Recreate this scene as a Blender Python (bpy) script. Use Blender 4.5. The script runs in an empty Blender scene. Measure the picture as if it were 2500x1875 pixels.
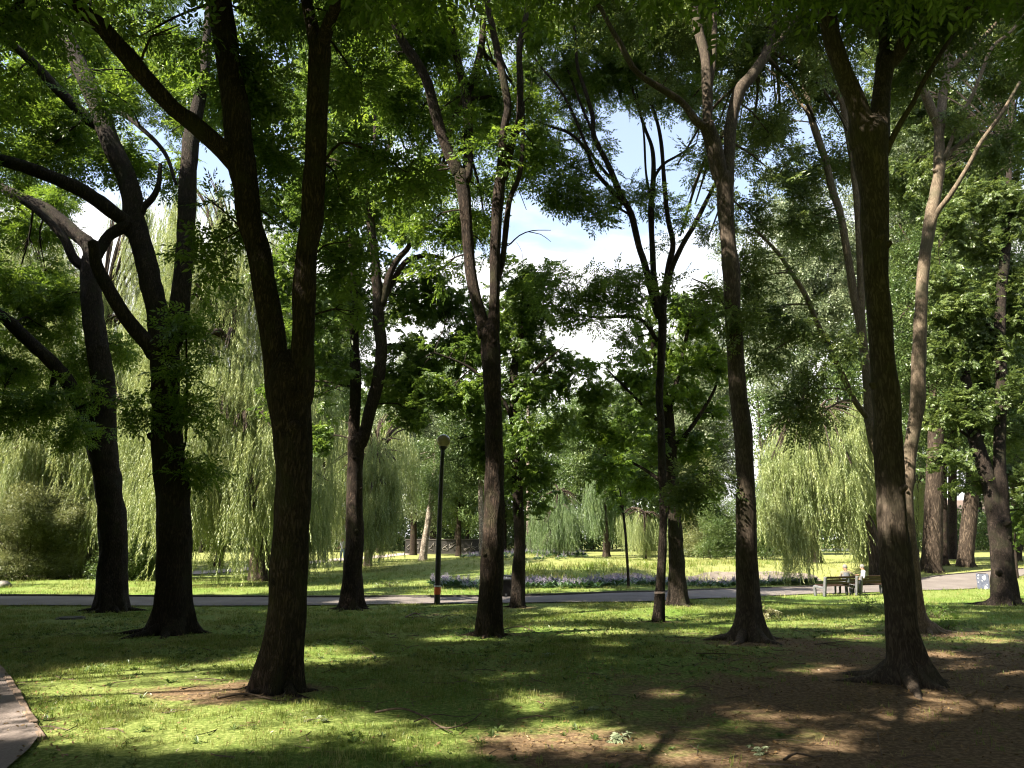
import bpy, math, random
import numpy as np
from mathutils import Vector, Matrix, noise as mnoise

random.seed(7)
RNG = np.random.default_rng(7)
scene = bpy.context.scene
COL = scene.collection

# ------------------------------------------------------------------ camera
F = 1800.0                       # focal length in photograph pixels (2500 x 1875)
CAM_Z = 1.75
PITCH = math.atan(374.5 / F)
cam = bpy.data.cameras.new('camera')
cam.sensor_width = 36.0
cam.lens = 36.0 * F / 2500.0
cam.clip_start = 0.05
cam.clip_end = 2000
cam_ob = bpy.data.objects.new('camera', cam)
COL.objects.link(cam_ob)
cam_ob.location = (0, 0, CAM_Z)
cam_ob.rotation_euler = (math.pi / 2 + PITCH, 0, 0)
scene.camera = cam_ob

# ------------------------------------------------------------------ sun, sky, exposure
SUN_EL = math.radians(46)
SUN_AZ = math.radians(60)        # light travels this far right of straight ahead
TRAVEL = np.array([math.sin(SUN_AZ) * math.cos(SUN_EL), math.cos(SUN_AZ) * math.cos(SUN_EL), -math.sin(SUN_EL)])
sun = bpy.data.lights.new('sun', 'SUN')
sun.energy = 5.0
sun.angle = math.radians(0.53)
sun.color = (1.0, 0.91, 0.75)
sun_ob = bpy.data.objects.new('sun', sun)
COL.objects.link(sun_ob)
sun_ob.rotation_euler = Vector(TRAVEL).to_track_quat('-Z', 'Y').to_euler()
sun_ob.location = (-20, -15, 30)

world = bpy.data.worlds.new('World')
scene.world = world
world.use_nodes = True
wn, wl = world.node_tree.nodes, world.node_tree.links
wn.clear()
w_out = wn.new('ShaderNodeOutputWorld')
w_sky = wn.new('ShaderNodeTexSky')
w_sky.sky_type = 'NISHITA'
w_sky.sun_disc = False
w_sky.sun_elevation = SUN_EL
w_sky.sun_rotation = math.atan2(-TRAVEL[0], -TRAVEL[1])
w_bg = wn.new('ShaderNodeBackground')
w_bg.inputs['Strength'].default_value = 0.09
w_cl = wn.new('ShaderNodeBackground')
w_cl.inputs['Color'].default_value = (1.0, 0.99, 0.98, 1)
w_cl.inputs['Strength'].default_value = 0.42
w_mix = wn.new('ShaderNodeMixShader')
w_tc = wn.new('ShaderNodeTexCoord')
w_sep = wn.new('ShaderNodeSeparateXYZ')
w_add = wn.new('ShaderNodeMath'); w_add.operation = 'ADD'; w_add.inputs[1].default_value = 0.22
w_abs = wn.new('ShaderNodeMath'); w_abs.operation = 'ABSOLUTE'
w_dx = wn.new('ShaderNodeMath'); w_dx.operation = 'DIVIDE'
w_dy = wn.new('ShaderNodeMath'); w_dy.operation = 'DIVIDE'
w_cmb = wn.new('ShaderNodeCombineXYZ')
w_noise = wn.new('ShaderNodeTexNoise')
w_noise.inputs['Scale'].default_value = 1.5
w_noise.inputs['Detail'].default_value = 7
w_noise.inputs['Roughness'].default_value = 0.55
w_noise.inputs['Distortion'].default_value = 0.3
w_low = wn.new('ShaderNodeMapRange')
w_low.inputs['From Min'].default_value = 0.46
w_low.inputs['From Max'].default_value = 0.15
w_low.inputs['To Min'].default_value = 0.0
w_low.inputs['To Max'].default_value = 0.52
w_sum = wn.new('ShaderNodeMath'); w_sum.operation = 'ADD'
w_ramp = wn.new('ShaderNodeMapRange')
w_ramp.interpolation_type = 'SMOOTHSTEP'
w_ramp.inputs['From Min'].default_value = 0.53
w_ramp.inputs['From Max'].default_value = 0.70
w_ramp.inputs['To Min'].default_value = 0.20
wl.new(w_tc.outputs['Generated'], w_sep.inputs[0])
wl.new(w_sep.outputs['Z'], w_abs.inputs[0])
wl.new(w_abs.outputs[0], w_add.inputs[0])
wl.new(w_sep.outputs['X'], w_dx.inputs[0]); wl.new(w_add.outputs[0], w_dx.inputs[1])
wl.new(w_sep.outputs['Y'], w_dy.inputs[0]); wl.new(w_add.outputs[0], w_dy.inputs[1])
wl.new(w_dx.outputs[0], w_cmb.inputs[0]); wl.new(w_dy.outputs[0], w_cmb.inputs[1])
wl.new(w_cmb.outputs[0], w_noise.inputs['Vector'])
wl.new(w_sep.outputs['Z'], w_low.inputs['Value'])
wl.new(w_noise.outputs['Fac'], w_sum.inputs[0]); wl.new(w_low.outputs[0], w_sum.inputs[1])
wl.new(w_sum.outputs[0], w_ramp.inputs['Value'])
wl.new(w_ramp.outputs[0], w_mix.inputs['Fac'])
wl.new(w_sky.outputs[0], w_bg.inputs['Color'])
wl.new(w_bg.outputs[0], w_mix.inputs[1]); wl.new(w_cl.outputs[0], w_mix.inputs[2])
wl.new(w_mix.outputs[0], w_out.inputs['Surface'])

vs = scene.view_settings
vs.view_transform = 'Standard'
vs.look = 'None'
vs.gamma = 1.0
vs.use_curve_mapping = False
vs.exposure = 2.08
cy = scene.cycles
cy.max_bounces = 5
cy.diffuse_bounces = 3
cy.transmission_bounces = 3
cy.use_adaptive_sampling = True
cy.adaptive_threshold = 0.015
cy.filter_width = 1.15
cy.use_denoising = True
cy.denoising_prefilter = 'ACCURATE'
cy.transparent_max_bounces = 4
cy.glossy_bounces = 2
cy.caustics_reflective = False
cy.caustics_refractive = False
cy.sample_clamp_indirect = 6.0

# ------------------------------------------------------------------ maths helpers
CP, SP = math.cos(PITCH), math.sin(PITCH)

def ss(a, b, x):
    t = np.clip((np.asarray(x, float) - a) / (b - a), 0, 1)
    return t * t * (3 - 2 * t)

def ray(px, py):
    u, v = (px - 1250.0) / F, (937.5 - py) / F
    return np.array([u, CP - v * SP, SP + v * CP])

def at(px, py, Y):
    d = ray(px, py)
    t = Y / d[1]
    return np.array([d[0] * t, Y, CAM_Z + d[2] * t])

def mpp(px, py, Y):
    """metres per photograph pixel at that depth"""
    return (Y / ray(px, py)[1]) / F

def project(P):
    P = np.atleast_2d(P)
    x, y, z = P[:, 0], P[:, 1], P[:, 2] - CAM_Z
    w = y * CP + z * SP
    w = np.where(w < 0.05, 0.05, w)
    return np.stack([1250 + F * x / w, 937.5 - F * (z * CP - y * SP) / w], 1), y * CP + z * SP

def vnoise(x, y, scale=1.0, seed=0):
    x = np.asarray(x, float) / scale + seed * 17.13
    y = np.asarray(y, float) / scale + seed * 9.71
    xi, yi = np.floor(x), np.floor(y)
    fx, fy = x - xi, y - yi
    fx, fy = fx * fx * (3 - 2 * fx), fy * fy * (3 - 2 * fy)
    def h(a, b):
        s = np.sin(a * 127.1 + b * 311.7 + seed * 3.3) * 43758.5453
        return s - np.floor(s)
    return (h(xi, yi) * (1 - fx) + h(xi + 1, yi) * fx) * (1 - fy) + (h(xi, yi + 1) * (1 - fx) + h(xi + 1, yi + 1) * fx) * fy

def fnoise(x, y, scale, seed=0):
    return 0.55 * vnoise(x, y, scale, seed) + 0.3 * vnoise(x, y, scale / 2.3, seed + 5) + 0.15 * vnoise(x, y, scale / 5.1, seed + 9)

# ------------------------------------------------------------------ terrain
def g0(x, y):
    """lie of the land without the dry pond and the flower mound"""
    dip = 0.5 * ss(4, 13, x) * ss(20, 31, y)
    return -0.3 * ss(10, 22, y) - dip + (0.3 + 0.5 * ss(4, 13, x) * ss(20, 31, y)) * ss(38, 52, y)

def hit0(px, py):
    d = ray(px, py)
    lo, hi = 1.0, 260.0
    for t in np.linspace(2, 260, 1200):
        p = d * t
        if CAM_Z + p[2] < g0(p[0], p[1]):
            hi = t
            break
        lo = t
    for _ in range(30):
        m = (lo + hi) / 2
        p = d * m
        if CAM_Z + p[2] < g0(p[0], p[1]):
            hi = m
        else:
            lo = m
    p = d * hi
    return np.array([p[0], p[1], float(g0(p[0], p[1]))])

BED_NEAR = [hit0(px, py) for px, py in [(1040, 1438), (1180, 1438), (1400, 1436), (1650, 1434), (1850, 1432), (2000, 1428)]]
BX = np.array([p[0] for p in BED_NEAR]); BY = np.array([p[1] for p in BED_NEAR])

def zg(x, y):
    x = np.asarray(x, float); y = np.asarray(y, float)
    z = g0(x, y)
    yb = np.interp(x, BX, BY)
    u = (y - yb - 1.6)
    dit = ss(0.0, 2.2, u) * (1 - ss(3.2, 8.0, u)) * ss(0.8, 4.5, x) * (1 - ss(19.0, 23.0, x))
    z = z - 0.75 * dit
    m = np.exp(-((x - 1.8) / 7.0) ** 2) * ss(36, 50, y) * (1 - ss(51, 60, y))
    z = z + 0.62 * m
    z = z + 0.03 * (vnoise(x, y, 2.7, 3) - 0.5) * (1 - ss(60, 90, y))
    return z

def gz(x, y):
    return float(zg(x, y))

def hit(px, py):
    d = ray(px, py)
    ts = np.concatenate([np.linspace(2, 60, 1500), np.linspace(60.2, 300, 900)])
    P = d[None, :] * ts[:, None]
    below = CAM_Z + P[:, 2] < zg(P[:, 0], P[:, 1])
    i = int(np.argmax(below)) if below.any() else len(ts) - 1
    p = P[i]
    return np.array([p[0], p[1], gz(p[0], p[1])])

# ------------------------------------------------------------------ materials
def new_mat(name):
    m = bpy.data.materials.new(name)
    m.use_nodes = True
    nt = m.node_tree
    nt.nodes.clear()
    out = nt.nodes.new('ShaderNodeOutputMaterial')
    return m, nt.nodes, nt.links, out

def ramp(nodes, stops):
    r = nodes.new('ShaderNodeValToRGB')
    el = r.color_ramp.elements
    while len(el) > 1:
        el.remove(el[-1])
    el[0].position, el[0].color = stops[0][0], (*stops[0][1], 1)
    for p, c in stops[1:]:
        e = el.new(p)
        e.color = (*c, 1)
    return r

def leaf_mat(name, dark, mid, light, trans=0.38, gloss=0.035, tcol=1.0):
    m, n, l, out = new_mat(name)
    oi = n.new('ShaderNodeObjectInfo')
    geo = n.new('ShaderNodeNewGeometry')
    nz = n.new('ShaderNodeTexNoise'); nz.inputs['Scale'].default_value = 0.9; nz.inputs['Detail'].default_value = 3
    l.new(geo.outputs['Position'], nz.inputs['Vector'])
    isl = n.new('ShaderNodeMath'); isl.operation = 'MULTIPLY'; isl.inputs[1].default_value = 0.35
    l.new(geo.outputs['Random Per Island'], isl.inputs[0])
    a = n.new('ShaderNodeMath'); a.operation = 'MULTIPLY'; a.inputs[1].default_value = 0.35
    l.new(oi.outputs['Random'], a.inputs[0])
    b = n.new('ShaderNodeMath'); b.operation = 'MULTIPLY_ADD'; b.inputs[1].default_value = 0.9; b.inputs[2].default_value = -0.28
    l.new(nz.outputs['Fac'], b.inputs[0])
    s = n.new('ShaderNodeMath'); s.operation = 'ADD'
    l.new(a.outputs[0], s.inputs[0]); l.new(b.outputs[0], s.inputs[1])
    s2 = n.new('ShaderNodeMath'); s2.operation = 'ADD'; s2.use_clamp = True
    l.new(s.outputs[0], s2.inputs[0]); l.new(isl.outputs[0], s2.inputs[1])
    r = ramp(n, [(0.0, dark), (0.45, mid), (1.0, light)])
    l.new(s2.outputs[0], r.inputs['Fac'])
    d = n.new('ShaderNodeBsdfDiffuse')
    t = n.new('ShaderNodeBsdfTranslucent')
    hs = n.new('ShaderNodeHueSaturation')
    hs.inputs['Hue'].default_value = 0.485
    hs.inputs['Saturation'].default_value = 1.02
    hs.inputs['Value'].default_value = 1.35 * tcol
    l.new(r.outputs[0], hs.inputs['Color'])
    l.new(r.outputs[0], d.inputs['Color']); l.new(hs.outputs[0], t.inputs['Color'])
    mx = n.new('ShaderNodeMixShader'); mx.inputs[0].default_value = trans
    l.new(d.outputs[0], mx.inputs[1]); l.new(t.outputs[0], mx.inputs[2])
    g = n.new('ShaderNodeBsdfGlossy'); g.inputs['Roughness'].default_value = 0.38
    g.inputs['Color'].default_value = (0.9, 0.95, 0.9, 1)
    mg = n.new('ShaderNodeMixShader'); mg.inputs[0].default_value = gloss
    l.new(mx.outputs[0], mg.inputs[1]); l.new(g.outputs[0], mg.inputs[2])
    l.new(mg.outputs[0], out.inputs['Surface'])
    return m

def bark_mat(name, c1, c2, c3, scale=(30, 30, 6.0), bump=1.0, dist=0.035, patch=None):
    m, n, l, out = new_mat(name)
    tc = n.new('ShaderNodeTexCoord')
    mp = n.new('ShaderNodeMapping'); mp.inputs['Scale'].default_value = scale
    l.new(tc.outputs['Object'], mp.inputs[0])
    rd = n.new('ShaderNodeTexNoise'); rd.inputs['Scale'].default_value = 1.0; rd.inputs['Detail'].default_value = 3.5; rd.inputs['Roughness'].default_value = 0.55; rd.inputs['Distortion'].default_value = 0.6
    l.new(mp.outputs[0], rd.inputs['Vector'])
    d1 = n.new('ShaderNodeMath'); d1.operation = 'SUBTRACT'; d1.inputs[1].default_value = 0.5
    l.new(rd.outputs['Fac'], d1.inputs[0])
    d2 = n.new('ShaderNodeMath'); d2.operation = 'ABSOLUTE'; l.new(d1.outputs[0], d2.inputs[0])
    mr = n.new('ShaderNodeMapRange'); mr.inputs['From Max'].default_value = 0.13
    l.new(d2.outputs[0], mr.inputs['Value'])
    nz = n.new('ShaderNodeTexNoise'); nz.inputs['Scale'].default_value = 2.5; nz.inputs['Detail'].default_value = 8; nz.inputs['Roughness'].default_value = 0.65
    l.new(tc.outputs['Object'], nz.inputs['Vector'])
    mix = n.new('ShaderNodeMath'); mix.operation = 'MULTIPLY_ADD'; mix.inputs[1].default_value = 0.5; mix.use_clamp = True
    sub = n.new('ShaderNodeMath'); sub.operation = 'MULTIPLY_ADD'; sub.inputs[1].default_value = 1.0; sub.inputs[2].default_value = -0.25
    l.new(nz.outputs['Fac'], sub.inputs[0])
    l.new(mr.outputs[0], mix.inputs[0]); l.new(sub.outputs[0], mix.inputs[2])
    r = ramp(n, [(0.0, c1), (0.5, c2), (1.0, c3)])
    l.new(mix.outputs[0], r.inputs['Fac'])
    col = r.outputs[0]
    if patch:
        big = n.new('ShaderNodeTexNoise'); big.inputs['Scale'].default_value = 2.2; big.inputs['Detail'].default_value = 5
        l.new(tc.outputs['Object'], big.inputs['Vector'])
        st = n.new('ShaderNodeMapRange'); st.inputs['From Min'].default_value = 0.52; st.inputs['From Max'].default_value = 0.66
        st.inputs['To Max'].default_value = 0.7
        l.new(big.outputs['Fac'], st.inputs['Value'])
        cm = n.new('ShaderNodeMix'); cm.data_type = 'RGBA'
        l.new(st.outputs[0], cm.inputs['Factor']); l.new(col, cm.inputs['A'])
        cm.inputs['B'].default_value = (*patch, 1)
        col = cm.outputs['Result']
    p = n.new('ShaderNodeBsdfPrincipled')
    p.inputs['Roughness'].default_value = 0.92
    p.inputs['Specular IOR Level'].default_value = 0.2
    l.new(col, p.inputs['Base Color'])
    bp = n.new('ShaderNodeBump'); bp.inputs['Strength'].default_value = bump; bp.inputs['Distance'].default_value = dist
    l.new(mix.outputs[0], bp.inputs['Height']); l.new(bp.outputs[0], p.inputs['Normal'])
    l.new(p.outputs[0], out.inputs['Surface'])
    return m

def plain_mat(name, c1, c2, scale=8.0, rough=0.8, bump=0.15, spec=0.3, metallic=0.0, detail=6, dist=0.01):
    m, n, l, out = new_mat(name)
    tc = n.new('ShaderNodeTexCoord')
    nz = n.new('ShaderNodeTexNoise'); nz.inputs['Scale'].default_value = scale; nz.inputs['Detail'].default_value = detail
    nz.inputs['Roughness'].default_value = 0.62
    l.new(tc.outputs['Object'], nz.inputs['Vector'])
    r = ramp(n, [(0.3, c1), (0.7, c2)])
    l.new(nz.outputs['Fac'], r.inputs['Fac'])
    p = n.new('ShaderNodeBsdfPrincipled')
    p.inputs['Roughness'].default_value = rough
    p.inputs['Metallic'].default_value = metallic
    p.inputs['Specular IOR Level'].default_value = spec
    l.new(r.outputs[0], p.inputs['Base Color'])
    bp = n.new('ShaderNodeBump'); bp.inputs['Strength'].default_value = bump; bp.inputs['Distance'].default_value = dist
    l.new(nz.outputs['Fac'], bp.inputs['Height']); l.new(bp.outputs[0], p.inputs['Normal'])
    l.new(p.outputs[0], out.inputs['Surface'])
    return m

def asphalt_mat(name, c1, c2, c3):
    m, n, l, out = new_mat(name)
    tc = n.new('ShaderNodeTexCoord')
    a = n.new('ShaderNodeTexNoise'); a.inputs['Scale'].default_value = 0.7; a.inputs['Detail'].default_value = 5
    b = n.new('ShaderNodeTexNoise'); b.inputs['Scale'].default_value = 45; b.inputs['Detail'].default_value = 3
    l.new(tc.outputs['Object'], a.inputs['Vector']); l.new(tc.outputs['Object'], b.inputs['Vector'])
    s = n.new('ShaderNodeMath'); s.operation = 'MULTIPLY_ADD'; s.inputs[1].default_value = 0.45
    l.new(b.outputs['Fac'], s.inputs[0]); 
    a2 = n.new('ShaderNodeMath'); a2.operation = 'MULTIPLY'; a2.inputs[1].default_value = 0.55
    l.new(a.outputs['Fac'], a2.inputs[0]); l.new(a2.outputs[0], s.inputs[2])
    r = ramp(n, [(0.32, c1), (0.5, c2), (0.68, c3)])
    l.new(s.outputs[0], r.inputs['Fac'])
    p = n.new('ShaderNodeBsdfPrincipled'); p.inputs['Roughness'].default_value = 0.88; p.inputs['Specular IOR Level'].default_value = 0.25
    l.new(r.outputs[0], p.inputs['Base Color'])
    bp = n.new('ShaderNodeBump'); bp.inputs['Strength'].default_value = 0.35; bp.inputs['Distance'].default_value = 0.01
    l.new(b.outputs['Fac'], bp.inputs['Height']); l.new(bp.outputs[0], p.inputs['Normal'])
    l.new(p.outputs[0], out.inputs['Surface'])
    return m

def ground_mat():
    m, n, l, out = new_mat('ground')
    tc = n.new('ShaderNodeTexCoord')
    at_ = n.new('ShaderNodeAttribute'); at_.attribute_name = 'bare'
    n1 = n.new('ShaderNodeTexNoise'); n1.inputs['Scale'].default_value = 1.6; n1.inputs['Detail'].default_value = 9; n1.inputs['Roughness'].default_value = 0.7
    n2 = n.new('ShaderNodeTexNoise'); n2.inputs['Scale'].default_value = 19; n2.inputs['Detail'].default_value = 7; n2.inputs['Roughness'].default_value = 0.7
    n3 = n.new('ShaderNodeTexNoise'); n3.inputs['Scale'].default_value = 0.35; n3.inputs['Detail'].default_value = 4
    for q in (n1, n2, n3):
        l.new(tc.outputs['Object'], q.inputs['Vector'])
    grass = ramp(n, [(0.25, (0.03, 0.065, 0.010)), (0.5, (0.09, 0.155, 0.022)), (0.75, (0.30, 0.34, 0.11))])
    l.new(n2.outputs['Fac'], grass.inputs['Fac'])
    soil = ramp(n, [(0.28, (0.05, 0.034, 0.020)), (0.5, (0.14, 0.094, 0.055)), (0.75, (0.30, 0.215, 0.135))])
    l.new(n2.outputs['Fac'], soil.inputs['Fac'])
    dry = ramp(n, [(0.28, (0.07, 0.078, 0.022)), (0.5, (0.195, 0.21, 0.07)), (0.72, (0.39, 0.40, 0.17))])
    l.new(n2.outputs['Fac'], dry.inputs['Fac'])
    f = n.new('ShaderNodeMath'); f.operation = 'MULTIPLY_ADD'; f.inputs[1].default_value = 1.1; f.inputs[2].default_value = -0.55
    l.new(n1.outputs['Fac'], f.inputs[0])
    g = n.new('ShaderNodeMath'); g.operation = 'ADD'; g.use_clamp = True
    l.new(f.outputs[0], g.inputs[0]); l.new(at_.outputs['Fac'], g.inputs[1])
    k = n.new('ShaderNodeMapRange'); k.interpolation_type = 'SMOOTHSTEP'
    k.inputs['From Min'].default_value = 0.30; k.inputs['From Max'].default_value = 0.62
    l.new(g.outputs[0], k.inputs['Value'])
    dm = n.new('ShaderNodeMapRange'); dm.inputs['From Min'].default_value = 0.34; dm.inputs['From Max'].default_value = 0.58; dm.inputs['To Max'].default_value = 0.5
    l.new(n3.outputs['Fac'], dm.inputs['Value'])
    ad = n.new('ShaderNodeAttribute'); ad.attribute_name = 'dry'  # pale straw mix; also carries the far lawn's painted sunlight
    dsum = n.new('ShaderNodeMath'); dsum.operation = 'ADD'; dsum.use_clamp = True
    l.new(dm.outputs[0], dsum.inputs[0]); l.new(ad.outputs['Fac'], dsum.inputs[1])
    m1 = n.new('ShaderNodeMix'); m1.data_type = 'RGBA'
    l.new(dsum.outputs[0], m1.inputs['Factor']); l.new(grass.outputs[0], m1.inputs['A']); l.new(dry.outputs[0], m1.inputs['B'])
    m2 = n.new('ShaderNodeMix'); m2.data_type = 'RGBA'
    l.new(k.outputs[0], m2.inputs['Factor']); l.new(m1.outputs['Result'], m2.inputs['A']); l.new(soil.outputs[0], m2.inputs['B'])
    p = n.new('ShaderNodeBsdfPrincipled'); p.inputs['Roughness'].default_value = 0.95; p.inputs['Specular IOR Level'].default_value = 0.1
    l.new(m2.outputs['Result'], p.inputs['Base Color'])
    bp = n.new('ShaderNodeBump'); bp.inputs['Strength'].default_value = 0.7; bp.inputs['Distance'].default_value = 0.03
    l.new(n2.outputs['Fac'], bp.inputs['Height']); l.new(bp.outputs[0], p.inputs['Normal'])
    l.new(p.outputs[0], out.inputs['Surface'])
    return m

M = {}
M['ground'] = ground_mat()
M['ash_leaf'] = leaf_mat('ash_leaf', (0.042, 0.086, 0.012), (0.094, 0.17, 0.02), (0.20, 0.295, 0.038), 0.54)
M['ash_leaf_dark'] = leaf_mat('ash_leaf_dark', (0.038, 0.076, 0.014), (0.084, 0.152, 0.024), (0.18, 0.26, 0.045), 0.53)
M['ash_leaf_olive'] = leaf_mat('ash_leaf_olive', (0.036, 0.062, 0.016), (0.085, 0.13, 0.03), (0.18, 0.23, 0.055), 0.44)
M['willow_leaf'] = leaf_mat('willow_leaf', (0.085, 0.128, 0.034), (0.215, 0.27, 0.088), (0.45, 0.48, 0.20), 0.38)
M['willow_leaf_cool'] = leaf_mat('willow_leaf_cool', (0.05, 0.10, 0.03), (0.12, 0.19, 0.065), (0.24, 0.31, 0.11), 0.35)
M['wood_leaf'] = leaf_mat('wood_leaf', (0.03, 0.058, 0.016), (0.07, 0.118, 0.03), (0.16, 0.21, 0.06), 0.35)
M['poplar_leaf'] = leaf_mat('poplar_leaf', (0.04, 0.07, 0.03), (0.12, 0.16, 0.075), (0.30, 0.33, 0.18), 0.3, gloss=0.05)
M['shrub_leaf'] = leaf_mat('shrub_leaf', (0.055, 0.08, 0.025), (0.14, 0.165, 0.055), (0.29, 0.30, 0.13), 0.35)
M['pale_shrub_leaf'] = leaf_mat('pale_shrub_leaf', (0.09, 0.09, 0.04), (0.20, 0.19, 0.09), (0.36, 0.33, 0.18), 0.3)
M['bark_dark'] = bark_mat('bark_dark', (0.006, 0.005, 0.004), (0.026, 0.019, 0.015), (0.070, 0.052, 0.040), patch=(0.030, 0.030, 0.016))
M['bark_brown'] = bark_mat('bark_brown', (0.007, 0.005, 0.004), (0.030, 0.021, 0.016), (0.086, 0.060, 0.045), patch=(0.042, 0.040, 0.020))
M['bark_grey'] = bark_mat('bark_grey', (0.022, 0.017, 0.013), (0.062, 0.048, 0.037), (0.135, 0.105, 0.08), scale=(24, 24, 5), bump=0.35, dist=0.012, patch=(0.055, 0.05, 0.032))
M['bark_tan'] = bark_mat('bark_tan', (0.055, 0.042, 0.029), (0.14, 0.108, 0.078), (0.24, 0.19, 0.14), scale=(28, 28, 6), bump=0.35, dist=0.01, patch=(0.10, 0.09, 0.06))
M['bark_willow'] = bark_mat('bark_willow', (0.014, 0.010, 0.007), (0.045, 0.033, 0.024), (0.12, 0.09, 0.065), scale=(9, 9, 1.4), bump=1.0, dist=0.06)
M['bark_birch'] = bark_mat('bark_birch', (0.04, 0.03, 0.025), (0.18, 0.15, 0.12), (0.42, 0.38, 0.33), scale=(8, 8, 5), bump=0.6)
M['asphalt'] = asphalt_mat('asphalt', (0.09, 0.078, 0.072), (0.145, 0.127, 0.117), (0.21, 0.185, 0.17))
M['asphalt_pink'] = asphalt_mat('asphalt_pink', (0.12, 0.098, 0.09), (0.19, 0.157, 0.143), (0.27, 0.225, 0.205))
M['gravel'] = asphalt_mat('gravel', (0.24, 0.19, 0.155), (0.34, 0.28, 0.235), (0.44, 0.37, 0.32))
M['kerb'] = plain_mat('kerb', (0.18, 0.13, 0.10), (0.30, 0.22, 0.17), 14, 0.9, 0.4)
M['kerb_dark'] = plain_mat('kerb_dark', (0.06, 0.055, 0.05), (0.13, 0.12, 0.11), 9, 0.9, 0.3)
M['lining'] = plain_mat('lining', (0.12, 0.10, 0.085), (0.21, 0.18, 0.155), 2.5, 0.9, 0.3, dist=0.03)

# ------------------------------------------------------------------ object helpers
def setp(o, label=None, cat=None, group=None, kind=None):
    if label: o['label'] = label
    if cat: o['category'] = cat
    if group: o['group'] = group
    if kind: o['kind'] = kind
    return o

def thing(name, label, cat, loc=(0, 0, 0), group=None, rotz=0.0):
    o = bpy.data.objects.new(name, None)
    o.empty_display_size = 0.3
    COL.objects.link(o)
    o.location = [float(v) for v in loc]
    o.rotation_euler = (0, 0, rotz)
    return setp(o, label, cat, group)

def mesh_obj(name, verts, faces, mat, parent=None, smooth=True, origin=None):
    """verts in world space; origin is subtracted (the parent's base)"""
    v = np.asarray(verts, float)
    if origin is not None:
        v = v - np.asarray(origin, float)[None, :]
    me = bpy.data.meshes.new(name)
    me.from_pydata(v.tolist(), [], [list(map(int, f)) for f in faces])
    if smooth:
        me.polygons.foreach_set('use_smooth', np.ones(len(me.polygons), bool))
    mats = mat if isinstance(mat, (list, tuple)) else [mat]
    for q in mats:
        me.materials.append(q)
    me.update()
    o = bpy.data.objects.new(name, me)
    COL.objects.link(o)
    if parent is not None:
        o.parent = parent
    return o

class MB:
    def __init__(self):
        self.v, self.f = [], []
        self.n = 0
    def add(self, verts, faces):
        verts = np.asarray(verts, float)
        self.v.append(verts)
        self.f.extend([[i + self.n for i in f] for f in faces])
        self.n += len(verts)
    def box(self, c, s, rotz=0.0, taper=1.0, rot=None):
        c = np.asarray(c, float); hx, hy, hz = s[0] / 2, s[1] / 2, s[2] / 2
        P = np.array([[-hx, -hy, -hz], [hx, -hy, -hz], [hx, hy, -hz], [-hx, hy, -hz],
                      [-hx * taper, -hy * taper, hz], [hx * taper, -hy * taper, hz], [hx * taper, hy * taper, hz], [-hx * taper, hy * taper, hz]])
        R = Matrix.Rotation(rotz, 3, 'Z') if rot is None else rot
        P = P @ np.array(R).T + c
        self.add(P, [[0, 3, 2, 1], [4, 5, 6, 7], [0, 1, 5, 4], [1, 2, 6, 5], [2, 3, 7, 6], [3, 0, 4, 7]])
    def build(self, name, mat, parent=None, smooth=False, origin=None, bevel=0.0):
        o = mesh_obj(name, np.concatenate(self.v), self.f, mat, parent, smooth, origin)
        if bevel > 0:
            b = o.modifiers.new('bevel', 'BEVEL'); b.width = bevel; b.segments = 2; b.limit_method = 'ANGLE'
        return o

def resample(P, R, step):
    P = np.asarray(P, float); R = np.asarray(R, float)
    if len(P) == 2:
        n = max(2, int(np.linalg.norm(P[1] - P[0]) / step) + 1)
        t = np.linspace(0, 1, n)[:, None]
        return P[0] * (1 - t) + P[1] * t, R[0] * (1 - t[:, 0]) + R[1] * t[:, 0]
    Q = np.vstack([2 * P[0] - P[1], P, 2 * P[-1] - P[-2]])
    oP, oR = [], []
    for i in range(len(P) - 1):
        p0, p1, p2, p3 = Q[i], Q[i + 1], Q[i + 2], Q[i + 3]
        n = max(1, int(round(np.linalg.norm(p2 - p1) / step)))
        for k in range(n):
            t = k / n
            oP.append(0.5 * ((2 * p1) + (p2 - p0) * t + (2 * p0 - 5 * p1 + 4 * p2 - p3) * t * t + (3 * p1 - p0 - 3 * p2 + p3) * t ** 3))
            oR.append(R[i] * (1 - t) + R[i + 1] * t)
    oP.append(P[-1]); oR.append(R[-1])
    return np.array(oP), np.array(oR)

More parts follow.
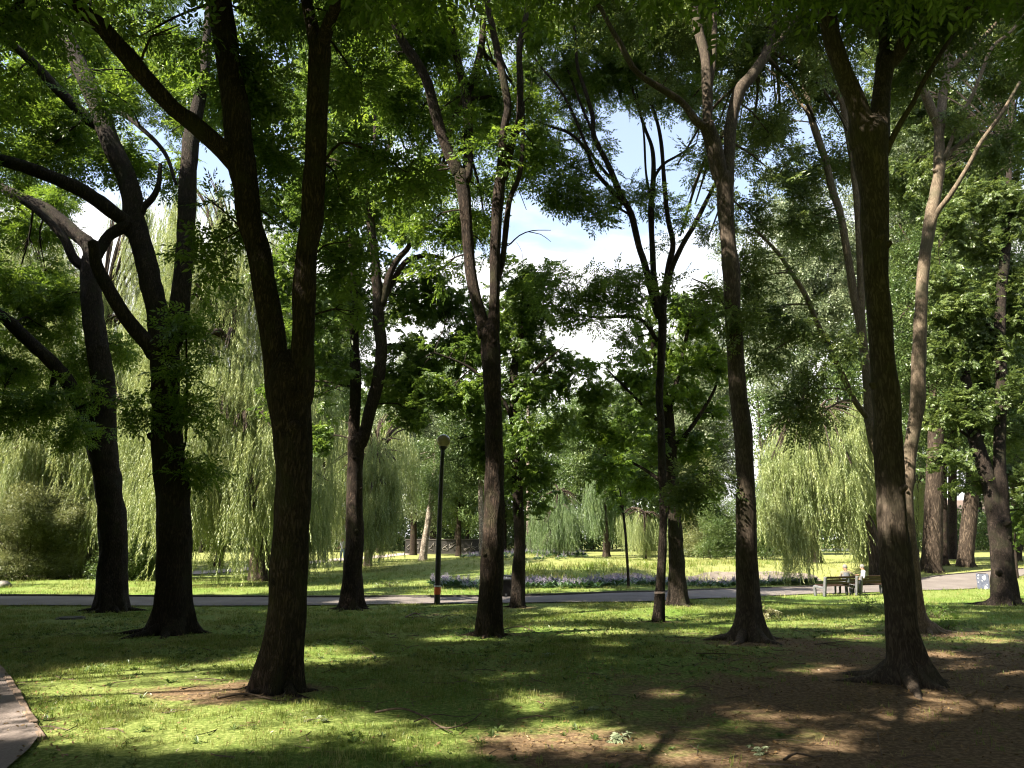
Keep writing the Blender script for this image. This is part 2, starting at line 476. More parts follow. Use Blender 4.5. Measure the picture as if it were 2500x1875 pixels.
def tube(P, R, sides=10, step=0.12, rough=0.05, seed=0, lobes=0, lobe_h=0.45, base_z=None, resamp=True, fq=7.0):
    if resamp:
        P, R = resample(P, R, step)
    P = np.asarray(P, float); R = np.asarray(R, float)
    n = len(P)
    T = np.gradient(P, axis=0)
    T /= np.linalg.norm(T, axis=1)[:, None] + 1e-9
    ref = np.array([0.0, 1.0, 0.0]) if abs(T[0][1]) < 0.9 else np.array([1.0, 0, 0])
    u = np.cross(T[0], ref); u /= np.linalg.norm(u)
    ang = np.linspace(0, 2 * math.pi, sides, endpoint=False)
    V = np.zeros((n, sides, 3))
    rs = random.Random(seed)
    ph = rs.random() * 6.28
    for i in range(n):
        u = u - T[i] * np.dot(u, T[i]); u /= np.linalg.norm(u) + 1e-9
        w = np.cross(T[i], u)
        d = np.cos(ang)[:, None] * u + np.sin(ang)[:, None] * w
        r = np.full(sides, R[i])
        if rough > 0:
            for k in range(sides):
                q = P[i] + d[k] * R[i]
                r[k] *= 1 + rough * mnoise.noise((q[0] * fq, q[1] * fq, q[2] * 2.0 + seed)) + rough * 0.8 * mnoise.noise((q[0] * 1.9, q[1] * 1.9, q[2] * 1.3 + seed * 2))
        if lobes and base_z is not None:
            h = max(0.0, P[i][2] - base_z)
            a = math.exp(-h / lobe_h)
            wa = np.arctan2(d[:, 1], d[:, 0])
            r *= 1 + a * (0.22 * np.cos(lobes * wa + ph) + 0.10 * np.cos((lobes + 2) * wa + ph * 2.1))
        V[i] = P[i] + d * r[:, None]
    verts = V.reshape(-1, 3)
    faces = []
    for i in range(n - 1):
        for k in range(sides):
            k2 = (k + 1) % sides
            faces.append([i * sides + k, i * sides + k2, (i + 1) * sides + k2, (i + 1) * sides + k])
    verts = np.vstack([verts, P[-1] + T[-1] * R[-1] * 0.6])
    tip = len(verts) - 1
    for k in range(sides):
        faces.append([(n - 1) * sides + k, (n - 1) * sides + (k + 1) % sides, tip])
    return verts, faces

# ------------------------------------------------------------------ foliage prototypes and scatter
def leafset():
    return [], []

def put_leaf(V, Fc, p, d, nrm, L, W, fold=0.18, wide=0.42):
    d = d / (np.linalg.norm(d) + 1e-9)
    s = np.cross(nrm, d); s /= np.linalg.norm(s) + 1e-9
    nn = np.cross(d, s)
    i = len(V)
    V.extend([p, p + d * L * wide + s * W / 2 + nn * W * fold, p + d * L, p + d * L * wide - s * W / 2 + nn * W * fold])
    Fc.append([i, i + 2, i + 1]); Fc.append([i, i + 3, i + 2])

def rvec(r, s):
    return np.array([r.gauss(0, s), r.gauss(0, s), r.gauss(0, s)])

def proto(name, V, Fc):
    me = bpy.data.meshes.new(name)
    me.from_pydata([list(map(float, v)) for v in V], [], Fc)
    me.update()
    return bpy.data.objects.new(name, me)       # never linked: only the scatter node trees read it

def compound_leaf(V, Fc, p, d, up, r, L=0.24, pairs=3, ll=0.105, lw=0.044):
    d = d / np.linalg.norm(d)
    for k in range(pairs + 1):
        t = 0.30 + 0.70 * k / pairs
        q = p + d * L * t + np.array([0, 0, -0.16 * L * t * t])
        side = np.cross(up, d); side /= np.linalg.norm(side) + 1e-9
        if k == pairs:
            put_leaf(V, Fc, q, d + np.array([0, 0, -0.35]) + rvec(r, 0.12), up + rvec(r, 0.25), ll * 1.15, lw * 1.1)
        else:
            for s in (-1, 1):
                put_leaf(V, Fc, q, d * 0.75 + side * s * 0.9 + np.array([0, 0, -0.28]) + rvec(r, 0.14), up + rvec(r, 0.3), ll * r.uniform(0.8, 1.1), lw)

def ash_spray(seed, n=6, ll=0.105):
    r = random.Random(seed); V, Fc = [], []
    for k in range(n):
        t = (k + 1) / n
        p = np.array([0.42 * t - 0.12, 0.03 * math.sin(3 * t), -0.06 * t * t])
        s = 1 if k % 2 else -1
        d = np.array([0.8, s * r.uniform(0.5, 1.1) * (0.25 if k == n - 1 else 1), r.uniform(-0.25, 0.3)])
        compound_leaf(V, Fc, p, d, np.array([0, 0, 1.0]) + rvec(r, 0.22), r, L=r.uniform(0.19, 0.28), ll=ll)
    return proto('ash_spray', V, Fc)

def palm_spray(seed, n=5):
    """fans of five to seven broad leaflets, as on chestnut and maple"""
    r = random.Random(seed); V, Fc = [], []
    for k in range(n):
        t = (k + 1) / n
        c = np.array([0.36 * t - 0.1, r.uniform(-0.18, 0.18), r.uniform(-0.08, 0.06)])
        up = np.array([0, 0, 1.0]) + rvec(r, 0.3)
        a0 = r.uniform(-0.5, 0.5)
        for j in range(6):
            a = a0 + (j - 2.5) * 0.62
            d = np.array([math.cos(a), math.sin(a), -0.35])
            put_leaf(V, Fc, c, d + rvec(r, 0.1), up + rvec(r, 0.2), r.uniform(0.11, 0.16), 0.055, wide=0.55)
    return proto('palm_spray', V, Fc)

def clump(seed, n=80, rad=0.55, L=0.17, W=0.09):
    r = random.Random(seed); V, Fc = [], []
    for k in range(n):
        v = rvec(r, 1.0); v /= np.linalg.norm(v)
        p = v * rad * r.random() ** 0.4 * np.array([1, 1, 0.75])
        d = v * 0.7 + rvec(r, 0.6) + np.array([0, 0, -0.3])
        put_leaf(V, Fc, p, d, np.array([0, 0, 1.0]) + v * 0.6 + rvec(r, 0.4), L * r.uniform(0.7, 1.3), W * r.uniform(0.8, 1.2))
    return proto('leaf_clump', V, Fc)

def strand(seed, L=1.7, n=52, ll=0.13, lw=0.024):
    r = random.Random(seed); V, Fc = [], []
    bx, by = r.uniform(-0.12, 0.12), r.uniform(-0.12, 0.12)
    for k in range(n):
        t = (k + r.random()) / n
        sway = 0.05 * math.sin(t * 7 + seed)
        p = np.array([bx * t * t + sway, by * t * t + 0.05 * math.cos(t * 6 + seed * 2) - 0.05, -L * t])
        a = r.uniform(0, 6.28)
        d = np.array([math.cos(a) * 0.55, math.sin(a) * 0.55, -1.0])
        nr = np.array([math.cos(a), math.sin(a), 0.6]) + rvec(r, 0.4)
        put_leaf(V, Fc, p, d, nr, ll * r.uniform(0.7, 1.2), lw, wide=0.4)
    # the whip itself
    i = len(V)
    for k in range(7):
        t = k / 6
        c = np.array([bx * t * t + 0.05 * math.sin(t * 7 + seed), by * t * t + 0.05 * math.cos(t * 6 + seed * 2) - 0.05, -L * t])
        V.append(c + np.array([0.004, 0, 0])); V.append(c - np.array([0.004, 0.003, 0]))
    for k in range(6):
        a = i + 2 * k
        Fc.append([a, a + 1, a + 3]); Fc.append([a, a + 3, a + 2])
    return proto('willow_strand', V, Fc)

def tuft(seed, n=11, h=0.085, w=0.006, spread=0.05):
    r = random.Random(seed); V, Fc = [], []
    for k in range(n):
        a = r.uniform(0, 6.28); d = np.array([math.cos(a), math.sin(a), 0])
        p = np.array([r.gauss(0, spread), r.gauss(0, spread), -0.006])
        hh = h * r.uniform(0.5, 1.25); lean = r.uniform(0.1, 0.75)
        s = np.array([-d[1], d[0], 0]) * w * 0.5 * r.uniform(0.8, 1.3)
        mid = p + d * hh * lean * 0.35 + np.array([0, 0, hh * 0.6])
        tip = p + d * hh * lean + np.array([0, 0, hh * (1.0 - 0.25 * lean)])
        i = len(V)
        V.extend([p - s, p + s, mid + s * 0.8, mid - s * 0.8, tip])
        Fc.extend([[i, i + 1, i + 2], [i, i + 2, i + 3], [i + 3, i + 2, i + 4]])
    return proto('grass_tuft', V, Fc)

def litter_leaf(seed):
    r = random.Random(seed); V, Fc = [], []
    put_leaf(V, Fc, np.array([-0.03, 0, 0.004]), np.array([1, 0, r.uniform(0.0, 0.3)]), np.array([0, r.uniform(-.3, .3), 1]), 0.065, 0.03, fold=r.uniform(-0.1, 0.5))
    return proto('litter_leaf', V, Fc)

def twig_bit(seed):
    r = random.Random(seed); V, Fc = [], []
    L = r.uniform(0.12, 0.3); b = r.uniform(-0.05, 0.05)
    pts = [np.array([-L / 2, 0, 0.006]), np.array([0, b, 0.014]), np.array([L / 2, b * 0.3, 0.008])]
    for i, p in enumerate(pts):
        w = 0.004 * (1 - 0.25 * i)
        V.extend([p + np.array([0, w, -w]), p + np.array([0, -w, -w]), p + np.array([0, 0, w])])
    for i in range(2):
        a = i * 3
        for k in range(3):
            k2 = (k + 1) % 3
            Fc.append([a + k, a + k2, a + 3 + k2, a + 3 + k])
    return proto('twig_bit', V, Fc)

def hosta(seed, spikes=4):
    """rosette of broad leaves; two materials: leaf 0, flower 1"""
    r = random.Random(seed); V, Fc, mi = [], [], []
    for k in range(14):
        a = r.uniform(0, 6.28); d = np.array([math.cos(a), math.sin(a), r.uniform(0.2, 0.9)])
        put_leaf(V, Fc, np.array([0, 0, 0.02]) + d * 0.08, d, np.array([-d[0], -d[1], 1.2]), r.uniform(0.22, 0.34), 0.13, wide=0.6)
        mi += [0, 0]
    for k in range(spikes):
        a = r.uniform(0, 6.28); x, y = 0.16 * math.cos(a) * r.random(), 0.16 * math.sin(a) * r.random()
        h = r.uniform(0.32, 0.50)
        lx, ly = r.gauss(0, 0.06), r.gauss(0, 0.06)
        for j in range(9):
            t = 0.5 + 0.5 * j / 8
            p = np.array([x + lx * t, y + ly * t, h * t])
            b = r.uniform(0, 6.28)
            put_leaf(V, Fc, p, np.array([math.cos(b), math.sin(b), -0.2]), np.array([0, 0, 1.0]) + rvec(r, 0.5), 0.055, 0.035, wide=0.6)
            mi += [1, 1]
        i = len(V)
        V.extend([np.array([x - .004, y, 0.05]), np.array([x + .004, y, 0.05]), np.array([x + lx, y + ly, h])])
        Fc.append([i, i + 1, i + 2]); mi.append(0)
    o = proto('hosta', V, Fc)
    return o, mi

PROTO = {
    'ash': [ash_spray(s) for s in (1, 2, 3)],
    'palm': [palm_spray(s) for s in (4, 5, 6)],
    'clump': [clump(s) for s in (7, 8, 9)],
    'fine': [clump(s, n=110, rad=0.5, L=0.10, W=0.045) for s in (17, 18, 19)],
    'strand': [strand(s) for s in (10, 11, 12, 13)],
    'tuft': [tuft(s) for s in (14, 15, 16)],
    'litter': [litter_leaf(s) for s in (20, 21, 22)],
    'twig': [twig_bit(s) for s in (23, 24, 25)],
}
_GN = {}

def gn_group(key, mat):
    k = (key, mat.name if mat else '')
    if k in _GN:
        return _GN[k]
    ng = bpy.data.node_groups.new('scatter_' + key, 'GeometryNodeTree')
    ng.interface.new_socket('Geometry', in_out='INPUT', socket_type='NodeSocketGeometry')
    ng.interface.new_socket('Geometry', in_out='OUTPUT', socket_type='NodeSocketGeometry')
    n, l = ng.nodes, ng.links
    gi = n.new('NodeGroupInput'); go = n.new('NodeGroupOutput')
    iop = n.new('GeometryNodeInstanceOnPoints')
    join = n.new('GeometryNodeJoinGeometry')
    for ob in PROTO[key]:
        oi = n.new('GeometryNodeObjectInfo')
        oi.inputs['Object'].default_value = ob
        oi.inputs['As Instance'].default_value = False
        src = oi.outputs['Geometry']
        if mat is not None:
            sm = n.new('GeometryNodeSetMaterial')
            sm.inputs['Material'].default_value = mat
            l.new(src, sm.inputs['Geometry']); src = sm.outputs['Geometry']
        g2 = n.new('GeometryNodeGeometryToInstance')
        l.new(src, g2.inputs[0]); l.new(g2.outputs[0], join.inputs[0])
    l.new(gi.outputs[0], iop.inputs['Points'])
    l.new(join.outputs[0], iop.inputs['Instance'])
    iop.inputs['Pick Instance'].default_value = True
    def attr(nm, ty):
        a = n.new('GeometryNodeInputNamedAttribute'); a.data_type = ty; a.inputs['Name'].default_value = nm
        return a.outputs['Attribute']
    l.new(attr('var', 'INT'), iop.inputs['Instance Index'])
    e2r = n.new('FunctionNodeEulerToRotation')
    l.new(attr('rot', 'FLOAT_VECTOR'), e2r.inputs[0])
    l.new(e2r.outputs[0], iop.inputs['Rotation'])
    l.new(attr('scl', 'FLOAT'), iop.inputs['Scale'])
    l.new(iop.outputs[0], go.inputs[0])
    _GN[k] = ng
    return ng

def scatter(name, P, rot, scl, key, mat, parent=None, origin=None):
    P = np.asarray(P, float)
    if origin is not None:
        P = P - np.asarray(origin, float)[None, :]
    N = len(P)
    me = bpy.data.meshes.new(name)
    me.vertices.add(N)
    me.vertices.foreach_set('co', P.ravel().astype(np.float32))
    a = me.attributes.new('rot', 'FLOAT_VECTOR', 'POINT'); a.data.foreach_set('vector', np.asarray(rot, np.float32).ravel())
    a = me.attributes.new('scl', 'FLOAT', 'POINT'); a.data.foreach_set('value', np.asarray(scl, np.float32))
    a = me.attributes.new('var', 'INT', 'POINT'); a.data.foreach_set('value', RNG.integers(0, len(PROTO[key]), N).astype(np.int32))
    if mat is not None:
        me.materials.append(mat)
    me.update()
    o = bpy.data.objects.new(name, me)
    COL.objects.link(o)
    o.parent = parent
    md = o.modifiers.new('scatter', 'NODES')
    md.node_group = gn_group(key, mat)
    o['kind'] = 'stuff'
    return o

# ------------------------------------------------------------------ where the sun reaches the ground (world positions of gaps in the canopy)
LIT_PX = [(240, 1650, 150, 34), (400, 1700, 210, 50), (230, 1760, 190, 48), (470, 1790, 230, 34), (640, 1615, 70, 16),
          (770, 1590, 120, 16), (890, 1607, 60, 11), (780, 1742, 130, 12), (950, 1775, 80, 12), (1200, 1815, 160, 26),
          (1400, 1800, 190, 24), (1570, 1830, 100, 16), (1790, 1862, 100, 10), (2020, 1812, 50, 8), (2400, 1712, 110, 12),
          (2430, 1635, 80, 8), (1990, 1640, 50, 5), (1960, 1520, 150, 13), (2080, 1555, 60, 8), (1420, 1540, 140, 9),
          (1520, 1575, 60, 7), (1640, 1500, 90, 9), (1480, 1610, 90, 8), (2330, 1600, 60, 8), (2400, 1560, 90, 9), (60, 1760, 90, 60),
          (1720, 1545, 60, 7), (1290, 1640, 40, 5), (1120, 1560, 60, 6), (1330, 1700, 70, 6), (1650, 1690, 50, 6), (1850, 1735, 60, 7), (2180, 1745, 60, 7), (1500, 1770, 60, 10)]
LIT = []
for px, py, rx, ry in LIT_PX:
    c = hit(px, py)
    near, far = hit(px, py + ry), hit(px, py - ry)
    LIT.append((c[0], c[1], rx * mpp(px, py, c[1]), max(0.22, (far[1] - near[1]) / 2), c[2]))
_rd = random.Random(77)
for _ in range(125):
    px, py = _rd.uniform(350, 2480), 1530 + 320 * _rd.random() ** 1.2
    c = hit(px, py)
    LIT.append((c[0], c[1], _rd.uniform(-0.18, 0.12), _rd.uniform(-0.2, -0.06), c[2]))
LIT_PT = []          # trunks that stand in the sun

def lit_reject(P, prob):
    """True for sprays that would shade one of the sunlit patches"""
    bad = np.zeros(len(P), bool)
    for x, y, a, b, z in LIT:
        k = (P[:, 2] - z) / -TRAVEL[2]
        gx, gy = P[:, 0] + TRAVEL[0] * k, P[:, 1] + TRAVEL[1] * k
        bad |= ((gx - x) / (a + 0.36)) ** 2 + ((gy - y) / (b + 0.36)) ** 2 < 1
    for q, r in LIT_PT:
        d = P - q[None, :]
        s = d @ TRAVEL
        perp = np.linalg.norm(d - s[:, None] * TRAVEL[None, :], axis=1)
        bad |= (perp < r) & (s < 0)
    return bad & (RNG.random(len(P)) < prob)

# gaps in the crowns through which the sky shows
GAPS = [(1300, 560, 75, 80), (1420, 610, 75, 40), (1545, 590, 22, 60), (1690, 640, 40, 85), (1720, 470, 30, 60), (1460, 845, 55, 30), (1400, 830, 60, 28),
        (1500, 390, 30, 55), (1560, 330, 20, 60), (1640, 430, 18, 60), (985, 370, 30, 30), (272, 610, 26, 75), (470, 30, 36, 34), (505, 430, 22, 40),
        (500, 520, 25, 40), (1125, 110, 12, 40), (1165, 30, 14, 40), (1265, 480, 25, 40), (1600, 690, 30, 20), (1540, 560, 16, 40),
        (1870, 240, 22, 30), (1940, 300, 18, 26), (720, 30, 14, 22), (1940, 850, 22, 30), (1900, 900, 22, 22), (1660, 560, 20, 40), (1480, 290, 14, 40), (1083, 1082, 62, 74, 24.5), (1075, 1250, 22, 160, 23), (1545, 1330, 30, 80, 23), (2050, 1400, 90, 60, 32)]

def gap_reject(P):
    q, w = project(P)
    bad = np.zeros(len(P), bool)
    for x, y, a, b, *wm in GAPS:
        bad |= (w > 0.5) & (w < (wm[0] if wm else 1e9)) & (((q[:, 0] - x) / a) ** 2 + ((q[:, 1] - y) / b) ** 2 < 1)
    return bad

# ------------------------------------------------------------------ ground sheet, paths
def edge_line(pts, n=10, lift=0.0):
    """photograph points along an edge -> dense ground polyline"""
    W = [hit0(px, py) for px, py in pts]
    W = np.array([[p[0], p[1], 0] for p in W])
    P, _ = resample(W, np.ones(len(W)), 0.5)
    return P

def ribbon(near, far, n):
    def sub(P):
        s = np.concatenate([[0], np.cumsum(np.linalg.norm(np.diff(P[:, :2], axis=0), axis=1))])
        t = np.linspace(0, s[-1], n)
        return np.stack([np.interp(t, s, P[:, 0]), np.interp(t, s, P[:, 1])], 1)
    return sub(near), sub(far)

PATH_NEAR = edge_line([(-700, 1482), (0, 1481), (300, 1480), (740, 1480), (1060, 1476), (1300, 1474), (1450, 1473), (1620, 1469), (1760, 1462), (1850, 1457), (1960, 1452), (2100, 1448), (2245, 1443), (2385, 1437), (2480, 1409), (2700, 1398)])
PATH_FAR = edge_line([(-700, 1459), (0, 1458), (300, 1459), (740, 1461), (1060, 1460), (1300, 1457), (1450, 1452), (1620, 1447), (1760, 1441), (1850, 1439), (1960, 1435), (2100, 1424), (2245, 1415), (2300, 1407), (2400, 1398), (2480, 1391), (2700, 1380)])
BACK_NEAR = edge_line([(-500, 1412), (0, 1410), (250, 1408), (420, 1406), (560, 1398), (700, 1384), (800, 1373), (920, 1363), (1020, 1353), (1170, 1341), (1255, 1333), (1400, 1328)])
BACK_FAR = edge_line([(-500, 1404), (0, 1403), (250, 1401), (420, 1398), (560, 1390), (700, 1377), (800, 1366), (920, 1357), (1020, 1347), (1170, 1335), (1255, 1328), (1400, 1324)])

def strip_poly(near, far):
    return np.vstack([near[:, :2], far[::-1, :2]])

def inside(poly, x, y):
    x = np.asarray(x); y = np.asarray(y)
    c = np.zeros(x.shape, bool)
    j = len(poly) - 1
    for i in range(len(poly)):
        xi, yi = poly[i]; xj, yj = poly[j]
        cond = ((yi > y) != (yj > y))
        with np.errstate(divide='ignore', invalid='ignore'):
            xx = (xj - xi) * (y - yi) / (yj - yi + 1e-12) + xi
        c ^= cond & (x < xx)
        j = i
    return c

KERB_PX = [(-190, 1500), (-60, 1590), (0, 1640), (40, 1700), (75, 1770), (100, 1810)]
KERB = np.array([hit(px, py)[:2] for px, py in KERB_PX] )
side_poly = np.vstack([KERB, [[KERB[-1][0] + 0.1, 5.9], [KERB[-1][0] + 0.2, 2.0], [KERB[-1][0] + 0.3, -6], [KERB[-1][0] - 2.6, -6], [KERB[-1][0] - 2.5, 6], [-9, 11.5], [KERB[0][0] - 1.2, KERB[0][1] + .1]]])
main_poly = strip_poly(PATH_NEAR, PATH_FAR)
back_poly = strip_poly(BACK_NEAR, BACK_FAR)

TREE_BASE = {}
def near_trees(x, y):
    b = np.zeros_like(x)
    for (bx, by, r) in TREE_BASE.values():
        b = np.maximum(b, np.exp(-(((x - bx) / r) ** 2 + ((y - by) / (r * 0.8)) ** 2)))
    return b

_base_px = {'T1': (271, 1492), 'T2': (415, 1548), 'T3': (676, 1685), 'T4': (857, 1487), 'T5': (1194, 1553), 'T6': (1262, 1482), 'T7': (1606, 1518),
            'T8': (1656, 1478), 'T9': (1828, 1563), 'T10': (2215, 1668), 'T11': (2262, 1545), 'T12': (2452, 1478)}
for k, (px, py) in _base_px.items():
    h = hit(px, py)
    TREE_BASE[k] = (h[0], h[1], 0.9)

def bare_mask(x, y):
    q, w = project(np.stack([x, y, zg(x, y)], 1))
    right = ss(1000, 2150, q[:, 0]) * ss(1480, 1600, q[:, 1]) * 0.52
    mid = ss(900, 1200, q[:, 0]) * ss(1560, 1680, q[:, 1]) * 0.2
    left = np.exp(-(((q[:, 0] - 470) / 190) ** 2 + ((q[:, 1] - 1690) / 45) ** 2)) * 0.46
    low = np.exp(-(((q[:, 0] - 1300) / 260) ** 2 + ((q[:, 1] - 1820) / 50) ** 2)) * 0.42
    kerb = np.exp(-(((q[:, 0] - 140) / 60) ** 2 + ((q[:, 1] - 1800) / 60) ** 2)) * 0.5
    p2 = np.exp(-(((q[:, 0] - 1060) / 45) ** 2 + ((q[:, 1] - 1503) / 12) ** 2)) * 0.6
    v = np.where((w > 0) & (y > 4) & (y < 24), right + mid + left + low + kerb + p2, 0.1)
    v = v + 0.55 * near_trees(x, y)
    v = v + 0.5 * (fnoise(x, y, 1.5, 4) - 0.5)
    return np.clip(v, 0, 1)

def build_ground():
    xs = np.concatenate([np.linspace(-260, -45, 30), np.arange(-44, -16, 1.0), np.arange(-16, 22, 0.34), np.arange(22, 50, 1.0), np.linspace(51, 260, 30)])
    ys = np.concatenate([np.linspace(-120, -8, 16), np.arange(-7, 3, 1.0), np.arange(3, 44, 0.34), np.arange(44, 66, 0.7), np.arange(66, 110, 2), np.linspace(112, 420, 26)])
    X, Yg = np.meshgrid(xs, ys)
    Z = zg(X, Yg)
    V = np.stack([X.ravel(), Yg.ravel(), Z.ravel()], 1)
    nx, ny = len(xs), len(ys)
    i = np.arange((ny - 1) * (nx - 1))
    r, c = i // (nx - 1), i % (nx - 1)
    a = r * nx + c
    faces = np.stack([a, a + 1, a + nx + 1, a + nx], 1)
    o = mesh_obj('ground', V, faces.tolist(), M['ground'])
    at_ = o.data.attributes.new('bare', 'FLOAT', 'POINT')
    at_.data.foreach_set('value', bare_mask(V[:, 0], V[:, 1]).astype(np.float32))
    ad = o.data.attributes.new('dry', 'FLOAT', 'POINT')
    ad.data.foreach_set('value', (ss(36, 50, V[:, 1]) * (0.45 + 0.6 * fnoise(V[:, 0], V[:, 1], 9, 21))).astype(np.float32))  # far lawn bleached paler, its sunlit brightness partly put into the colour
    setp(o, 'shaded park lawn with bare brown soil under the trees', kind='structure')
    return o
ground = build_ground()

def path_obj(name, near, far, mat, label, n, lift=0.02, cols=6):
    a, b = ribbon(near, far, n)
    V, Fc = [], []
    for i in range(n):
        for k in range(cols):
            t = k / (cols - 1)
            p = a[i] * (1 - t) + b[i] * t
            V.append([p[0], p[1], gz(p[0], p[1]) + lift])
    for i in range(n - 1):
        for k in range(cols - 1):
            q = i * cols + k
            Fc.append([q, q + cols, q + cols + 1, q + 1])
    o = mesh_obj(name, V, Fc, mat)
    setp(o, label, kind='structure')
    return o
main_path = path_obj('path', PATH_NEAR, PATH_FAR, M['asphalt'], 'grey asphalt park path crossing behind the tree trunks', 150, 0.035)
path_obj('path', BACK_NEAR, BACK_FAR, M['gravel'], 'pale sunlit path crossing the far lawn', 90, 0.035, 4)

# raised dark kerb on the far side of the path
def kerb_run(line, mat, name, w=0.08, h=0.09, parent=None):
    V, Fc = [], []
    L = line[:, :2]
    T = np.gradient(L, axis=0); T /= np.linalg.norm(T, axis=1)[:, None]
    N = np.stack([-T[:, 1], T[:, 0]], 1)
    for p, nn in zip(L, N):
        z = gz(p[0], p[1])
        for o_, zz in ((0, -0.1), (0, h), (w, h), (w, -0.1)):
            V.append([p[0] + nn[0] * o_, p[1] + nn[1] * o_, z + zz])
    for i in range(len(L) - 1):
        a = i * 4
        for k in range(3):
            Fc.append([a + k, a + k + 1, a + 5 + k, a + 4 + k])
    return mesh_obj(name, V, Fc, mat, parent, smooth=False)
kerb_run(PATH_FAR, M['kerb_dark'], 'kerb', parent=main_path)

# side path at the left edge with its kerb stones
SIDE_R = np.vstack([KERB, KERB[-1] + np.array([[0.16, -0.5], [0.45, -1.4], [0.8, -2.8], [1.0, -5.0], [1.0, -9.0], [0.9, -14.0]])])
_t = np.gradient(SIDE_R, axis=0); _t /= np.linalg.norm(_t, axis=1)[:, None]
SIDE_L = SIDE_R + np.stack([_t[:, 1], -_t[:, 0]], 1) * 2.6
_a3 = lambda Q: resample(np.column_stack([Q, np.zeros(len(Q))]), np.ones(len(Q)), 0.3)[0]
side_path = path_obj('path', _a3(SIDE_R), _a3(SIDE_L), M['asphalt_pink'], 'pinkish worn asphalt path with stone edging, bottom left corner', 60, 0.035, 9)
side_poly = strip_poly(_a3(SIDE_R), _a3(SIDE_L))
def kerb_stones():
    P, _ = resample(np.array([[p[0], p[1], 0] for p in KERB]), np.ones(len(KERB)), 0.02)
    s = np.concatenate([[0], np.cumsum(np.linalg.norm(np.diff(P, axis=0), axis=1))])
    L = 0.62
    n = int(s[-1] / L)
    rs = random.Random(3)
    for k in range(n):
        t0, t1 = s[-1] - (k + 1) * L, s[-1] - k * L - 0.016
        a = np.array([np.interp(t0, s, P[:, 0]), np.interp(t0, s, P[:, 1])])
        b = np.array([np.interp(t1, s, P[:, 0]), np.interp(t1, s, P[:, 1])])
        c = (a + b) / 2
        ang = math.atan2(b[1] - a[1], b[0] - a[0])
        m = MB()
        m.box((0, 0, 0), (np.linalg.norm(b - a), 0.075, 0.22), taper=0.985)
        o = m.build('kerb_stone', M['kerb'], side_path, bevel=0.012)
        o.location = (c[0], c[1], gz(c[0], c[1]) - 0.068 + rs.uniform(-0.014, 0.014))
        o.rotation_euler = (rs.uniform(-0.05, 0.05), rs.uniform(-0.02, 0.02), ang + rs.uniform(-0.03, 0.03))
kerb_stones()

# concrete lining on the far bank of the dry pond
def lining(x0, x1, u0, u1, label):
    V, Fc = [], []
    nx, nu = 36, 12
    for i in range(nx):
        x = x0 + (x1 - x0) * i / (nx - 1)
        e = 0.35 * (vnoise(x, 0.0, 0.8, 2) - 0.5)
        for k in range(nu):
            u = u0 + (u1 - u0 + e) * k / (nu - 1) * (0.55 + 0.45 * math.sin(math.pi * min(1, max(0, (i + 1) / nx))) ** 0.4)
            y = float(np.interp(x, BX, BY)) + 1.6 + u
            V.append([x, y, gz(x, y) + 0.03])
    for i in range(nx - 1):
        for k in range(nu - 1):
            q = i * nu + k
            Fc.append([q, q + nu, q + nu + 1, q + 1])
    o = mesh_obj('pond_lining', V, Fc, M['lining'])
    setp(o, label, kind='structure')
lining(4.9, 7.7, 4.6, 7.0, 'grey concrete slope of the dry pond behind the flowers')
lining(9.2, 19.0, 4.4, 6.2, 'pale sandy bank of the dry pond below the willow')

# ------------------------------------------------------------------ trees of the grove (limbs traced, each at the depth of its own foot)
NODES = {}

def in_view(P, margin=60):
    q, w = project(P)
    return (w > 0.5) & (q[:, 0] > -margin) & (q[:, 0] < 2500 + margin) & (q[:, 1] > -margin) & (q[:, 1] < 1875 + margin)

def spray_rot(n, r, down=0.3, tilt=0.6):
    yaw = r.uniform(0, 2 * math.pi, n)
    return np.stack([r.normal(0, tilt, n), r.normal(down, tilt, n), yaw], 1)

